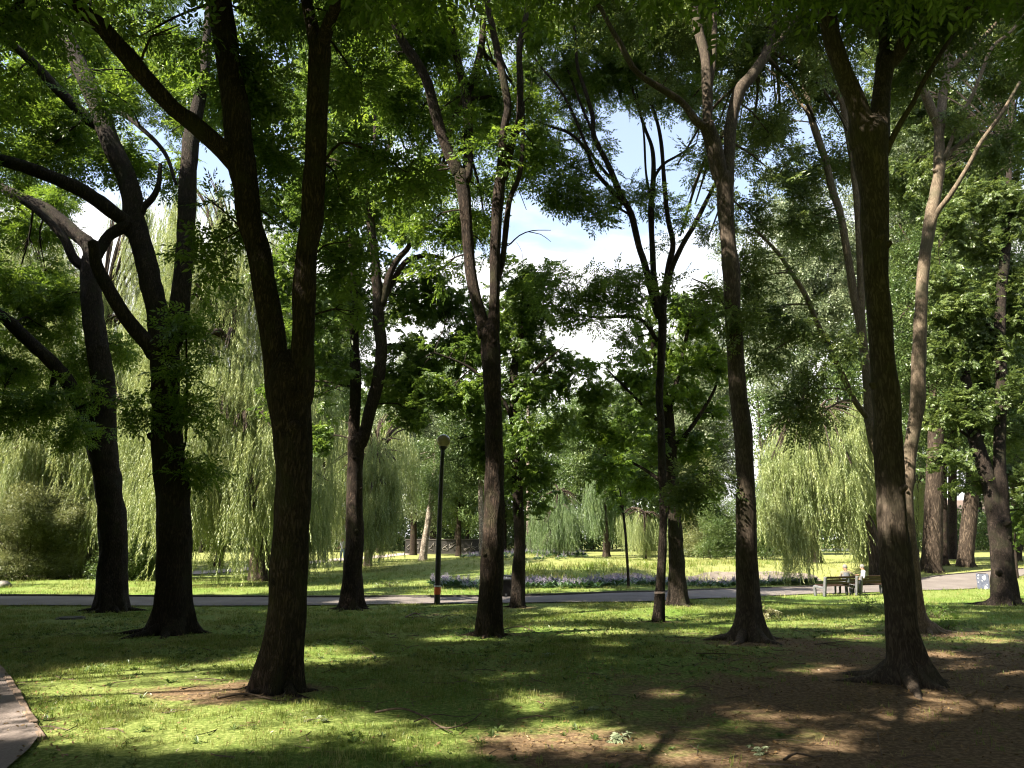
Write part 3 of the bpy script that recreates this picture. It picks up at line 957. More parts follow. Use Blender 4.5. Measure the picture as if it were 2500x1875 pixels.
def fg_tree(key, name, label, bark, leaf, limbs, lobes, proto_key='ash', group='trees of the grove', dens=9.0, top=True, spray=1.0, sigma=0.24, seed=1, lobes_root=5, keep=0.8, roots=6):
    r = np.random.default_rng(seed * 101 + 3)
    bx, by, _ = TREE_BASE[key]
    base = np.array([bx, by, gz(bx, by)])
    root = thing(name, label, 'tree', base, group)
    nodes = []                      # (world, radius, px, py)
    for li, lb in enumerate(limbs):
        pts, w = lb[0], lb[1]
        n = len(pts)
        if not isinstance(w, (list, tuple)):
            w = (w, w)
        if len(w) != n:
            w = np.interp(np.linspace(0, 1, n), np.linspace(0, 1, len(w)), w)
        if li == 0:
            Y0, dY = by, (lb[2] if len(lb) > 2 else 0.0)
            p0 = None
        else:
            px, py = pts[0]
            d = [(nd[2] - px) ** 2 + (nd[3] - py) ** 2 for nd in nodes]
            p0 = nodes[int(np.argmin(d))]
            Y0 = p0[0][1]
            L = math.hypot(pts[-1][0] - px, pts[-1][1] - py) * mpp(px, py, Y0)
            dY = lb[2] if len(lb) > 2 else float(r.uniform(-0.32, 0.32)) * L
        P, R = [], []
        for i, (px, py) in enumerate(pts):
            t = i / max(1, n - 1)
            Y = Y0 + dY * t
            P.append(at(px, py, Y)); R.append(w[i] / 2 * mpp(px, py, Y))
        if li == 0:
            P[0][2] = min(P[0][2], base[2]) - 0.12
            d = P[-1] - P[-2]; d /= np.linalg.norm(d)
            P += [P[-1] + d * R[-1] * 0.7, P[-1] + d * R[-1] * 1.3]; R += [R[-1] * 0.8, R[-1] * 0.35]
        else:
            R[0] = min(max(R[0], R[0] * 1.15), p0[1] * 1.02)
            P.insert(0, p0[0] * 0.65 + P[0] * 0.35 if np.linalg.norm(p0[0] - P[0]) > 0.15 else p0[0]); R.insert(0, R[0])
        if pts[-1][1] < 25:          # runs out of the top of the frame: goes on growing
            d = P[-1] - P[-2]; d /= np.linalg.norm(d)
            q = P[-1].copy(); rr = R[-1]
            for k in range(4):
                d = d * 0.85 + np.array([r.normal(0, .12), r.normal(0, .16), 0.22]); d /= np.linalg.norm(d)
                q = q + d * 1.3; rr *= 0.72
                P.append(q.copy()); R.append(rr)
        big = li == 0
        sides = 26 if big else (14 if max(R) > 0.05 else 8)
        step = 0.09 if big else 0.14
        v, f = tube(P, R, sides, step, rough=0.13 if big else 0.11, seed=seed * 13 + li, lobes=lobes_root if big else 0, base_z=base[2])
        mesh_obj('trunk' if big else 'limb', v, f, bark, root, origin=base)
        if big and roots:
            for k in range(roots):
                a = 6.283 * (k + r.uniform(-.25, .25)) / roots
                u_ = np.array([math.cos(a), math.sin(a), 0.0]); rb = R[0] * 0.62
                L = rb * r.uniform(1.6, 3.4)
                Q = [base + u_ * rb * .45 + [0, 0, rb * .75]]
                for t_ in (.25, .55, .8, 1.0):
                    w_ = base + u_ * (rb * .7 + L * t_) + np.array([-u_[1], u_[0], 0]) * r.normal(0, .05) * t_
                    Q.append(np.array([w_[0], w_[1], gz(w_[0], w_[1]) + rb * (.22 - .34 * t_)]))
                v, f = tube(Q, [rb * .42, rb * .30, rb * .2, rb * .13, rb * .06], 9, .06, .12, seed + k)
                mesh_obj('root', v, f, bark, root, origin=base)
            hgt = P[-3][2] - base[2]
            for k in range(4):
                i_ = int(np.argmin(np.abs(np.array([q[2] for q in P]) - (base[2] + hgt * r.uniform(.25, .95)))))
                a = r.uniform(math.pi, 2 * math.pi)
                u_ = np.array([math.cos(a), math.sin(a), .35])
                c_ = P[i_] + r.normal(0, .03, 3)
                v, f = tube([c_ + u_ * R[i_] * .6, c_ + u_ * R[i_] * 1.0, c_ + u_ * R[i_] * 1.16], [R[i_] * .42, R[i_] * .26, R[i_] * .17], 9, .03, .2, seed + k)
                mesh_obj('branch_stub', v, f, bark, root, origin=base)
        Pd, Rd = resample(P, R, 0.25)
        q, _ = project(Pd)
        for i in range(len(Pd)):
            nodes.append((Pd[i], Rd[i], q[i, 0], q[i, 1]))
    NODES[key] = nodes
    NP = np.array([nd[0] for nd in nodes]); NR = np.array([nd[1] for nd in nodes])
    # foliage masses
    C = []                          # centres of masses: world, radii
    for lo in lobes:
        px, py, rx, ry = lo[:4]
        dY = lo[4] if len(lo) > 4 else float(r.uniform(-1.0, 1.0))
        Y = by + dY
        s = mpp(px, py, Y)
        C.append((at(px, py, Y), np.array([rx * s, max(0.35, (rx + ry) / 2 * s), ry * s]), lo[5] if len(lo) > 5 else 1.0))
    if top:
        ends = [nd for nd in nodes if nd[3] < -30 and nd[1] < 0.09]
        for nd in ends[::3]:
            C.append((nd[0] + r.normal(0, 0.5, 3) + np.array([0, 0, .3]), np.array([1.0, 1.0, 0.7]), 0.4))
    tw = MB()
    pts, rots = [], []
    for c, rad, dm in C:
        i = int(np.argmin(np.sum((NP - c) ** 2, 1) + np.maximum(0, NP[:, 2] - c[2]) * 0.6))
        a, ra = NP[i], NR[i]
        Ld = np.linalg.norm(c - a)
        mid = a * 0.5 + c * 0.5 + np.array([r.normal(0, .1), r.normal(0, .1), 0.10 * Ld]) * min(1, Ld)
        r0 = min(ra * 0.7, 0.010 + 0.011 * Ld)
        v, f = tube([a, mid, c], [r0, r0 * 0.7, r0 * 0.4], 5, 0.3, 0, seed)
        tw.add(v, f)
        A = math.pi * rad[0] * rad[2]
        n = max(3, int(A * dens * dm))
        d = r.normal(0, 1, (n, 3)); d /= np.linalg.norm(d, axis=1)[:, None]
        sub = c + d * rad * (r.random(n) ** 0.45)[:, None]
        sub = sub[~gap_reject(sub)]
        if len(sub):
            hole = vnoise(sub[:, 0] + 0.6 * sub[:, 2], 0.7 * sub[:, 1] + 0.9 * sub[:, 2], 0.5, 31) < 0.33      # open places in the crown
            sub = sub[~(hole & (r.random(len(sub)) < .6) & (sub[:, 2] > 5.0))]
        for q in sub:
            k = int(10 + r.integers(-2, 4))
            st = a * 0.0 + (c if r.random() < 0.6 else mid)
            v, f = tube([st, (st + q) / 2 + r.normal(0, 0.05, 3), q], [r0 * 0.38 + 0.002, 0.005, 0.002], 4, 9, 0, seed, resamp=False)
            tw.add(v, f)
            pts.append(q + r.normal(0, sigma, (k, 3)) * np.array([1, 1, 0.8]))
            rots.append(spray_rot(k, r))
    P = np.concatenate(pts); rot = np.concatenate(rots)
    ok = ~gap_reject(P)
    iv = in_view(P, 0)
    ok &= ~np.where(iv, lit_reject(P, keep), lit_reject(P, 0.97))
    P, rot = P[ok], rot[ok]
    if tw.n:
        t = tw.build('twigs', bark, root, smooth=True, origin=base); t['kind'] = 'stuff'
    scatter('crown', P, rot, r.uniform(0.75, 1.2, len(P)) * spray, proto_key, leaf, root, base)
    return root

for (px, py, Y, rr) in [(2250, 1000, 14.5, .5), (2245, 1250, 14.5, .35), (2240, 800, 14.5, .35), (2110, 260, 9.2, .3), (2060, 160, 9.2, .3), (2170, 200, 9.2, .25), (2190, 1180, 9.0, .28),
                        (2165, 870, 9.0, .25), (2180, 1560, 9.0, .3), (2090, 700, 14.5, .25), (2150, 1120, 14.5, .2), (1735, 310, 13, .3), (1800, 240, 13, .2), (1815, 560, 13, .2), (1830, 1520, 13, .2),
                        (685, 1340, 8.4, .18), (1206, 1170, 13.3, .22), (1090, 360, 13.3, .3), (1220, 440, 13.3, .3), (1660, 1000, 21, .3), (1230, 640, 13.3, .2), (2275, 1300, 47, 1.2), (690, 1490, 8.4, .12)]:
    LIT_PT.append((at(px, py, Y), rr))
# parts of the crowns that catch the sun
for (px, py, Y, rr) in [(540, 560, 35, 2.2), (560, 850, 33, 2.2), (450, 760, 35, 2), (330, 720, 42, 2), (60, 640, 44, 1.6), (180, 860, 42, 1.6), (100, 950, 40, 2), (640, 1050, 32, 2), (700, 900, 34, 2), (500, 1100, 31, 2), (1083, 1072, 22, .6), (100, 1230, 37, 2.4), (250, 1200, 38, 1.8), (30, 1180, 37, 2.2), (1450, 130, 16, .7), (1340, 250, 16, .6), (1560, 120, 16, .6), (1400, 420, 15.2, .5), (990, 90, 13.3, .6), (1080, 60, 13.3, .5), (1290, 80, 13.6, .6), (920, 240, 19.5, .8), (820, 160, 19.5, .8),
                        (800, 350, 19.5, .6), (1190, 350, 13.2, .3), (1235, 390, 12.9, .3), (1150, 860, 20.5, 1.0), (1080, 760, 21, 1.0), (1310, 740, 20.5, 1.0), (1190, 970, 20.3, .9), (1290, 1050, 20, .7), (1040, 900, 21, .8), (780, 760, 19.5, .8), (960, 600, 20, .8), (830, 600, 19.5, .7), (980, 760, 20, .7), (1540, 930, 21, .7),
                        (1640, 870, 21, .7), (1500, 1080, 21, .6), (1700, 1000, 21, .6), (1940, 430, 15, .6), (2430, 380, 15, .6), (1900, 660, 14, .4), (110, 640, 20, .7), (60, 560, 20, .6), (200, 720, 20.5, .5), (640, 130, 9.2, .4),
                        (880, 200, 9, .35), (2380, 600, 20.5, .7), (1640, 60, 14, .5), (420, 320, 14, .4), (1850, 110, 13.8, .5), (60, 830, 18.5, .5)]:
    LIT_PT.append((at(px, py, Y), rr))

def high(x0, x1, y0, y1, d0, d1, n, seed, dm=0.6, r0=60, r1=95):
    rs = random.Random(seed)
    out = []
    nx = max(1, int(round(math.sqrt(n * (x1 - x0) / (y1 - y0)))))
    ny = max(1, int(math.ceil(n / nx)))
    for i in range(nx):
        for j in range(ny):
            out.append((x0 + (x1 - x0) * (i + rs.random()) / nx, y0 + (y1 - y0) * (j + rs.random()) / ny, rs.uniform(r0, r1), rs.uniform(r0, r1) * .75, rs.uniform(d0, d1), dm * rs.uniform(.6, 1.3)))
    return out

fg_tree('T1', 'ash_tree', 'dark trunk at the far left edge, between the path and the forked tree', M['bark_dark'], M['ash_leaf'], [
    ([(271, 1496), (273, 1450), (276, 1400), (277, 1340), (272, 1240), (257, 1140), (247, 1070), (251, 1000), (252, 940), (240, 860), (224, 740), (222, 640)], [88, 72, 66, 63, 60, 60, 66, 58, 52, 50, 48, 42]),
    ([(222, 650), (218, 602), (185, 571), (116, 513), (50, 482), (-10, 450), (-90, 400)], [36, 36, 32, 30, 26, 22, 14]),
    ([(222, 640), (224, 579), (218, 502), (220, 386), (220, 320), (214, 200), (205, 60), (200, 0)], [28, 27, 26, 25, 24, 20, 17, 15], 0.6),
    ([(222, 660), (181, 633), (154, 579), (93, 517), (20, 470)], [24, 24, 20, 16, 10]),
    ([(246, 1070), (216, 1032), (170, 940), (127, 885), (77, 839), (31, 793), (0, 768), (-60, 735)], [40, 38, 34, 32, 30, 30, 26, 20], -1.5),
    ([(170, 940), (162, 905), (185, 880), (224, 874)], [14, 13, 12, 10]),
    ([(140, 900), (127, 945), (116, 997), (69, 1013), (23, 1009), (-20, 1020)], [14, 13, 12, 11, 9, 6]),
], [(60, 560, 90, 50, 2), (40, 690, 100, 50, 1.5), (110, 660, 50, 40, 2), (90, 800, 80, 40, 1.2), (40, 900, 90, 40, .8), (140, 960, 80, 36, -1), (60, 1000, 80, 36, -1), (290, 850, 35, 40, 1),
    (60, 460, 90, 40, 2), (180, 720, 40, 40, 1), (150, 480, 60, 40, 1), (60, 350, 90, 50, 2), (110, 250, 100, 60, 2), (250, 330, 70, 50, 2), (170, 1050, 60, 30, -1.6, .7), (120, 730, 90, 40, .6), (210, 890, 40, 40, .6)] + high(-60, 520, -60, 330, 3, 8, 20, 201, .5),
    seed=1, dens=10)

fg_tree('T2', 'ash_tree', 'black trunk forking into three limbs with suckers, second from left', M['bark_dark'], M['ash_leaf'], [
    ([(415, 1552), (417, 1520), (420, 1480), (424, 1400), (426, 1300), (424, 1240), (421, 1179), (408, 1082), (405, 986), (404, 890), (404, 835)], [128, 104, 90, 82, 78, 75, 78, 72, 63, 68, 66]),
    ([(402, 850), (386, 774), (365, 677), (352, 620), (330, 540), (312, 444), (270, 347), (243, 270), (210, 193), (174, 116), (147, 58), (120, 0)], [56, 52, 50, 48, 48, 45, 46, 44, 42, 38, 34, 30], 0.8),
    ([(228, 300), (170, 247), (127, 204), (81, 154), (39, 116), (-20, 70)], [26, 25, 24, 22, 18, 12], -1.2),
    ([(412, 850), (434, 774), (446, 677), (452, 600), (454, 579), (459, 463), (464, 366), (472, 309), (497, 193), (505, 90), (510, 0)], [50, 48, 44, 42, 41, 42, 40, 36, 26, 18, 14], 1.0),
    ([(385, 870), (365, 845), (320, 793), (289, 747), (255, 689), (236, 645), (228, 590)], [42, 38, 34, 32, 30, 28, 24], -0.8),
    ([(318, 560), (305, 540), (270, 513), (216, 475), (170, 451), (96, 420), (39, 401), (-10, 388), (-90, 370)], [36, 35, 35, 34, 33, 32, 30, 28, 22], -1.4),
    ([(312, 548), (270, 572), (247, 606), (232, 640)], [24, 26, 26, 22], -.4),
    ([(345, 520), (351, 505), (370, 486), (386, 455), (392, 400)], [18, 17, 15, 13, 8]),
    ([(435, 1120), (452, 1085), (455, 1000), (456, 900), (454, 800)], [7, 6, 6, 5, 3], -0.3),
    ([(280, 270), (330, 300), (400, 370), (430, 450)], [12, 11, 10, 7], -0.8),
], [(50, 60, 100, 60, 1.5), (190, 90, 90, 60, 1.6), (330, 60, 90, 50, 1.5), (360, 190, 90, 60, 1.5), (420, 320, 70, 50, 1.4), (300, 390, 60, 50, 1.5), (150, 320, 90, 60, 1.2), (40, 240, 80, 60, 1.2),
    (420, 420, 50, 40, 1.2), (90, 400, 80, 40, .8), (260, 220, 60, 40, -1.0, .6), (520, 250, 60, 70, 1.4), (450, 150, 60, 50, 1.4), (100, 170, 80, 50, 1),
    (455, 800, 20, 40, -.4, .7), (458, 900, 22, 50, -.3, .8), (465, 1000, 22, 40, -.3, .8), (478, 1130, 18, 30, -.2, .8), (500, 720, 50, 26, .5, .6), (330, 1000, 20, 16, -.5, .5)],
    seed=2, dens=10, sigma=0.21)

fg_tree('T3', 'ash_tree', 'nearest trunk, thick brown bark splitting into a V at left centre', M['bark_brown'], M['ash_leaf_dark'], [
    ([(676, 1690), (682, 1650), (690, 1600), (696, 1560), (705, 1444), (710, 1322), (714, 1200), (715, 1140), (714, 1060), (710, 985), (708, 930)], [130, 116, 104, 97, 90, 88, 86, 85, 92, 102, 108]),
    ([(692, 975), (678, 909), (662, 793), (642, 677), (628, 600), (608, 540), (602, 463), (588, 386), (576, 270), (557, 154), (547, 77), (535, 0)], [70, 64, 60, 59, 58, 58, 60, 66, 62, 58, 58, 58], 0.5),
    ([(572, 400), (548, 370), (482, 309), (424, 266), (367, 204), (309, 135), (251, 69), (193, 19), (160, -10)], [44, 44, 42, 40, 40, 42, 40, 36, 30], -1.2),
    ([(726, 985), (736, 930), (740, 831), (743, 716), (750, 600), (761, 540), (768, 424), (772, 347), (775, 231), (780, 154), (781, 110)], [64, 60, 56, 54, 52, 54, 54, 54, 52, 54, 52], -0.4),
    ([(776, 120), (756, 39), (745, -10)], [34, 30, 28], 0.3),
    ([(784, 120), (802, 58), (832, -10)], [32, 30, 26], -0.4),
    ([(770, 430), (830, 350), (900, 370), (960, 400), (990, 420)], [6, 6, 5, 4, 3], -0.2),
    ([(640, 640), (590, 560), (540, 510), (500, 480)], [6, 5, 4, 3], 0.1),
    ([(755, 640), (790, 600), (850, 590)], [5, 4, 3], 0.1),
], [(960, 385, 40, 24, -.3, 2.5), (1000, 420, 26, 18, -.3, 2.5), (900, 350, 30, 24, -.2, 2), (505, 490, 22, 26, .2, 1.3), (540, 545, 26, 18, .2, 1.2), (500, 600, 18, 16, .2, 1.0),
    (440, 60, 70, 40, -.8), (340, 90, 60, 50, 1), (620, 200, 60, 90, 1), (660, 60, 60, 60, 1), (860, 60, 60, 50, .3), (880, 200, 60, 60, .8), (660, 380, 40, 60, 1.2), (840, 640, 40, 30, .3, 1.4),
    (690, 560, 26, 50, 1.0), (60, 40, 100, 40, 1), (830, 470, 50, 50, .8), (860, 760, 46, 30, .3, 1.2), (840, 560, 50, 40, .6)],
    seed=3, dens=20, sigma=0.15, spray=0.92)

fg_tree('T4', 'ash_tree', 'slender trunk by the path forking low, just left of the globe lamp', M['bark_brown'], M['ash_leaf_dark'], [
    ([(857, 1491), (858, 1470), (861, 1403), (866, 1302), (865, 1200), (868, 1130), (870, 1085)], [66, 54, 45, 42, 38, 38, 42]),
    ([(866, 1090), (864, 1047), (868, 966), (867, 885), (865, 824), (862, 700), (860, 620), (852, 500), (845, 400)], [28, 27, 28, 25, 22, 20, 17, 13, 8], 0.6),
    ([(876, 1090), (887, 1068), (902, 1007), (923, 925), (931, 844), (924, 783), (923, 722), (916, 641), (913, 610), (897, 488), (881, 447)], [30, 29, 29, 31, 28, 28, 26, 22, 22, 18, 16], -0.4),
    ([(881, 447), (861, 407), (841, 386), (820, 330)], [11, 10, 8, 5]),
    ([(884, 455), (902, 410), (912, 380), (915, 300), (905, 200)], [12, 12, 10, 8, 5]),
    ([(934, 740), (950, 673), (971, 633), (999, 600), (1010, 540)], [18, 17, 15, 13, 7]),
    ([(930, 745), (940, 725), (979, 653), (1003, 632), (1044, 624), (1085, 630)], [15, 14, 13, 13, 11, 8], 0.8),
    ([(905, 530), (940, 400), (975, 250), (985, 150), (960, 100), (890, 110)], [12, 11, 10, 9, 7, 4], 0.8),
], [(820, 150, 90, 80), (910, 240, 90, 80, 1), (810, 340, 80, 70), (740, 480, 60, 70, 1), (900, 500, 70, 60), (820, 590, 80, 70), (690, 640, 50, 80, 1), (970, 570, 80, 60), (880, 720, 70, 60, 1), (780, 760, 80, 70),
    (980, 740, 70, 60, 1), (700, 830, 50, 60, 1), (1000, 860, 70, 60, 1), (830, 880, 60, 60), (950, 930, 70, 50, .5), (790, 960, 40, 50, 1), (1010, 480, 50, 60, 1), (880, 60, 90, 60), (760, 250, 60, 90, 1), (700, 700, 40, 60, 1),
    (960, 660, 60, 50, .6), (850, 430, 60, 60, 1), (1060, 700, 50, 60, 1.2), (1040, 1010, 50, 30, 1, .8), (700, 960, 40, 60, 1.5), (800, 1080, 30, 60, 1.2, .7)] + high(560, 1010, -80, 560, 2, 6, 30, 204, .7),
    proto_key='palm', seed=4, dens=6.2)

fg_tree('T5', 'ash_tree', 'straight brown trunk right of the lamp, dividing into several upright limbs', M['bark_brown'], M['ash_leaf'], [
    ([(1194, 1556), (1196, 1525), (1198, 1485), (1202, 1363), (1206, 1240), (1207, 1210), (1206, 1088), (1203, 966), (1197, 844), (1195, 815)], [76, 66, 60, 55, 52, 49, 43, 42, 46, 48]),
    ([(1188, 830), (1171, 763), (1151, 681), (1145, 620), (1134, 488), (1124, 420)], [32, 29, 27, 27, 32, 34], 0.3),
    ([(1124, 430), (1085, 346), (1060, 264), (1044, 203), (1020, 155), (983, 102), (963, 53), (953, -5)], [28, 27, 26, 25, 24, 22, 20, 18], -1.0),
    ([(1136, 440), (1144, 386), (1142, 285), (1138, 224)], [24, 24, 24, 24], 0.6),
    ([(1138, 235), (1121, 163), (1105, 81), (1098, -5)], [20, 19, 18, 15], 0.3),
    ([(1140, 230), (1158, 183), (1174, 122), (1180, 49), (1185, -5)], [18, 17, 16, 15, 14], 0.5),
    ([(1140, 242), (1165, 240), (1199, 235)], [10, 9, 8]),
    ([(1202, 830), (1207, 722), (1209, 610), (1216, 488), (1225, 407), (1229, 325), (1240, 264), (1231, 203), (1217, 134), (1201, 61), (1189, -5)], [30, 26, 26, 27, 26, 20, 18, 18, 17, 16, 15], -0.5),
    ([(1228, 430), (1240, 390), (1252, 338), (1268, 293), (1270, 203), (1268, 122), (1280, 61), (1292, -5)], [22, 20, 20, 18, 17, 15, 14, 12], 0.3),
    ([(1212, 690), (1227, 635), (1239, 520), (1247, 480), (1268, 427), (1276, 346), (1278, 250)], [13, 14, 15, 13, 12, 10, 6], 0.6),
    ([(1240, 600), (1268, 575), (1300, 563), (1345, 562)], [4, 3, 2.5, 1.5]),
    ([(1290, 566), (1320, 572), (1345, 590)], [2.5, 2, 1.2]),
], [(1000, 70, 80, 60, .5), (1080, 50, 60, 50, 1), (1240, 70, 60, 60, 1), (940, 180, 70, 70, .5), (1060, 130, 40, 60, 1), (1310, 60, 60, 60, 1), (1000, 290, 60, 60, 1), (1190, 350, 26, 30, -.2, 1.5), (1140, 300, 20, 30, .6), (1235, 390, 30, 26, -.5, 1.5),
    (1120, 400, 26, 24, -.4, 1.4), (1050, 450, 60, 60, 1), (1110, 560, 40, 60, 1.2), (960, 480, 50, 50, 1), (1180, 200, 40, 50, 1), (1190, 480, 20, 60, 1.4), (1300, 250, 40, 70, 1.2), (1040, 560, 60, 50, 1.2), (1080, 660, 60, 40, 1.3), (1230, 250, 50, 40, 1.4), (1180, 600, 24, 50, 1.3), (1320, 380, 40, 50, 1.6)] + high(960, 1330, -60, 560, 2.5, 7, 34, 206, .45, 45, 70),
    seed=5, dens=10, sigma=0.2)

fg_tree('T6', 'chestnut_tree', 'slim black trunk with dark dense foliage, standing right behind the litter bin', M['bark_dark'], M['ash_leaf_dark'], [
    ([(1262, 1486), (1263, 1455), (1267, 1380), (1268, 1322), (1264, 1200), (1258, 1088), (1254, 925), (1262, 860), (1278, 790), (1277, 661)], [38, 33, 31, 27, 25, 22, 20, 15, 12, 6]),
    ([(1256, 1050), (1230, 980), (1150, 900), (1060, 860)], [10, 9, 7, 4]),
    ([(1255, 980), (1310, 900), (1360, 860)], [10, 8, 4]),
    ([(1258, 1100), (1320, 1060), (1370, 1040)], [8, 6, 3]),
], [(1080, 750, 70, 60, 1), (1150, 850, 70, 60), (1030, 910, 60, 60, 1), (1300, 740, 70, 60), (1340, 850, 70, 50, .5), (1260, 850, 60, 60), (1180, 960, 70, 60), (1320, 960, 70, 50), (1080, 980, 70, 60), (1290, 1050, 60, 50, -.5),
    (1180, 1100, 50, 50), (1360, 1050, 40, 50), (1000, 1000, 60, 40, 1), (1270, 660, 50, 50), (1250, 1170, 50, 60, .3), (1310, 1150, 40, 50, .5), (1320, 660, 40, 40, .5), (1260, 590, 30, 40), (1100, 850, 60, 50, 1.4), (1120, 1070, 60, 40, .6), (1350, 940, 60, 40), (1240, 760, 60, 60, 1), (1380, 830, 40, 30), (1300, 1230, 30, 30, 1, .7), (1150, 780, 60, 60, 1.2), (960, 950, 60, 40, 1.2)],
    proto_key='palm', seed=6, dens=8.0, keep=0.5)

fg_tree('T7', 'ash_tree', 'thin trunk with a pale tape band, its limbs fanning out against the sky', M['bark_dark'], M['ash_leaf_dark'], [
    ([(1606, 1521), (1608, 1490), (1611, 1444), (1618, 1322), (1619, 1200), (1617, 1170), (1614, 1047), (1610, 966), (1614, 885), (1617, 803), (1615, 755)], [30, 26, 22, 21, 19, 19, 18, 18, 19, 21, 25]),
    ([(1609, 770), (1593, 722), (1573, 641), (1560, 602), (1540, 521), (1512, 468), (1487, 407), (1451, 334), (1447, 285), (1431, 228), (1410, 163), (1406, 102), (1400, 20)], [19, 18, 16, 15, 15, 15, 13, 12, 11, 10, 8, 7, 5], -0.8),
    ([(1520, 495), (1500, 472), (1451, 415), (1431, 366), (1390, 325), (1345, 309), (1300, 290)], [12, 11, 10, 9, 8, 6, 4], -1.0),
    ([(1495, 440), (1440, 370), (1402, 285), (1370, 224), (1321, 163), (1290, 120)], [8, 7, 7, 6, 5, 3], 0.6),
    ([(1450, 330), (1420, 260), (1390, 180), (1360, 100), (1340, 30)], [7, 6, 5, 4, 3], 1.0),
    ([(1612, 770), (1597, 681), (1593, 610), (1589, 508), (1595, 439), (1593, 366), (1573, 309), (1545, 220), (1520, 120), (1500, 40)], [17, 15, 14, 14, 13, 10, 8, 6, 5, 3], 0.6),
    ([(1594, 450), (1601, 427), (1622, 399), (1658, 378), (1700, 350)], [8, 7, 7, 6, 4], 0.5),
    ([(1590, 500), (1577, 420), (1572, 330), (1560, 250), (1540, 160)], [7, 6, 5, 4, 3], 0.9),
    ([(1618, 765), (1622, 718), (1634, 641), (1643, 595), (1630, 529), (1622, 447), (1614, 346), (1601, 285), (1581, 224), (1570, 120), (1560, 30)], [17, 16, 15, 14, 12, 11, 9, 8, 6, 5, 3], 0.2),
    ([(1624, 720), (1642, 650), (1675, 582), (1692, 555), (1720, 500), (1745, 450), (1770, 400)], [14, 14, 13, 12, 11, 9, 6], -0.6),
    ([(1603, 830), (1581, 795), (1553, 775), (1512, 773), (1459, 775), (1400, 765)], [10, 10, 9, 8, 6, 3], -0.8),
    ([(1540, 525), (1500, 505), (1450, 500), (1400, 480)], [6, 5, 4, 2], -0.4),
], [(1340, 60, 60, 50), (1450, 60, 60, 60), (1560, 90, 60, 70), (1650, 70, 50, 60), (1300, 170, 50, 60), (1400, 170, 60, 60), (1480, 200, 50, 60), (1620, 210, 60, 60, .5), (1690, 250, 40, 50, .5), (1330, 300, 40, 50), (1400, 400, 50, 36, -.8), (1360, 470, 50, 36, -.9), (1460, 530, 60, 22, -.7), (1290, 400, 30, 40), (1420, 480, 60, 40, -.8),
    (1500, 470, 40, 40, -.5), (1620, 490, 26, 36, .2), (1570, 480, 18, 30, .5), (1690, 400, 30, 40, .6), (1660, 540, 24, 30, -.3), (1380, 690, 50, 30, -.7), (1450, 700, 50, 40, -.8), (1510, 690, 40, 40, -.6), (1540, 740, 30, 22, -.5), (1440, 780, 50, 18, -.7), (1390, 750, 40, 40, -.8), (1560, 670, 20, 20, -.3), (1340, 740, 40, 30, -.8), (1540, 830, 22, 24, .4), (1560, 40, 60, 40), (1490, 120, 60, 50, .6), (1360, 250, 50, 40, .4), (1540, 180, 50, 50, .6), (1350, 370, 40, 40, -.9), (1720, 130, 40, 60, .6), (1470, 360, 20, 30, -.6), (1430, 300, 26, 30, .5)],
    seed=7, dens=8.5, sigma=0.19, spray=0.9, top=True, keep=0.2)

fg_tree('T8', 'chestnut_tree', 'dark trunk by the path with low hanging leaves, right beside the taped tree', M['bark_dark'], M['ash_leaf'], [
    ([(1656, 1482), (1655, 1455), (1652, 1400), (1650, 1322), (1645, 1240), (1643, 1210), (1640, 1130), (1628, 1007), (1610, 930), (1600, 880), (1590, 800)], [56, 46, 40, 36, 34, 31, 29, 28, 22, 16, 9]),
    ([(1640, 1100), (1690, 1040), (1740, 960), (1760, 900)], [12, 10, 7, 4]),
    ([(1636, 1060), (1580, 1000), (1520, 940), (1480, 900)], [11, 9, 6, 3]),
    ([(1644, 1200), (1580, 1150), (1520, 1120), (1470, 1110)], [10, 8, 5, 3]),
    ([(1646, 1230), (1690, 1180), (1730, 1150)], [8, 6, 3]),
    ([(1630, 1010), (1660, 900), (1680, 800), (1690, 740)], [13, 10, 8, 4]),
], [(1510, 880, 50, 40), (1570, 860, 40, 40, .5), (1660, 740, 50, 40), (1710, 800, 50, 50), (1540, 930, 50, 40), (1650, 870, 50, 50), (1730, 900, 50, 50), (1460, 960, 50, 40, .5), (1560, 1010, 50, 40), (1680, 970, 50, 40), (1740, 1020, 40, 50), (1500, 1060, 50, 40), (1600, 1090, 50, 40), (1690, 1080, 50, 50), (1490, 1140, 50, 36), (1570, 1170, 40, 36), (1700, 1180, 50, 36), (1620, 960, 40, 40, -.6), (1430, 1040, 40, 36, .5), (1740, 760, 40, 60), (1580, 780, 24, 40, .8), (1440, 890, 40, 30, .8), (1720, 700, 30, 30, .4)],
    proto_key='palm', seed=8, dens=7.5, sigma=0.22, keep=0.3)

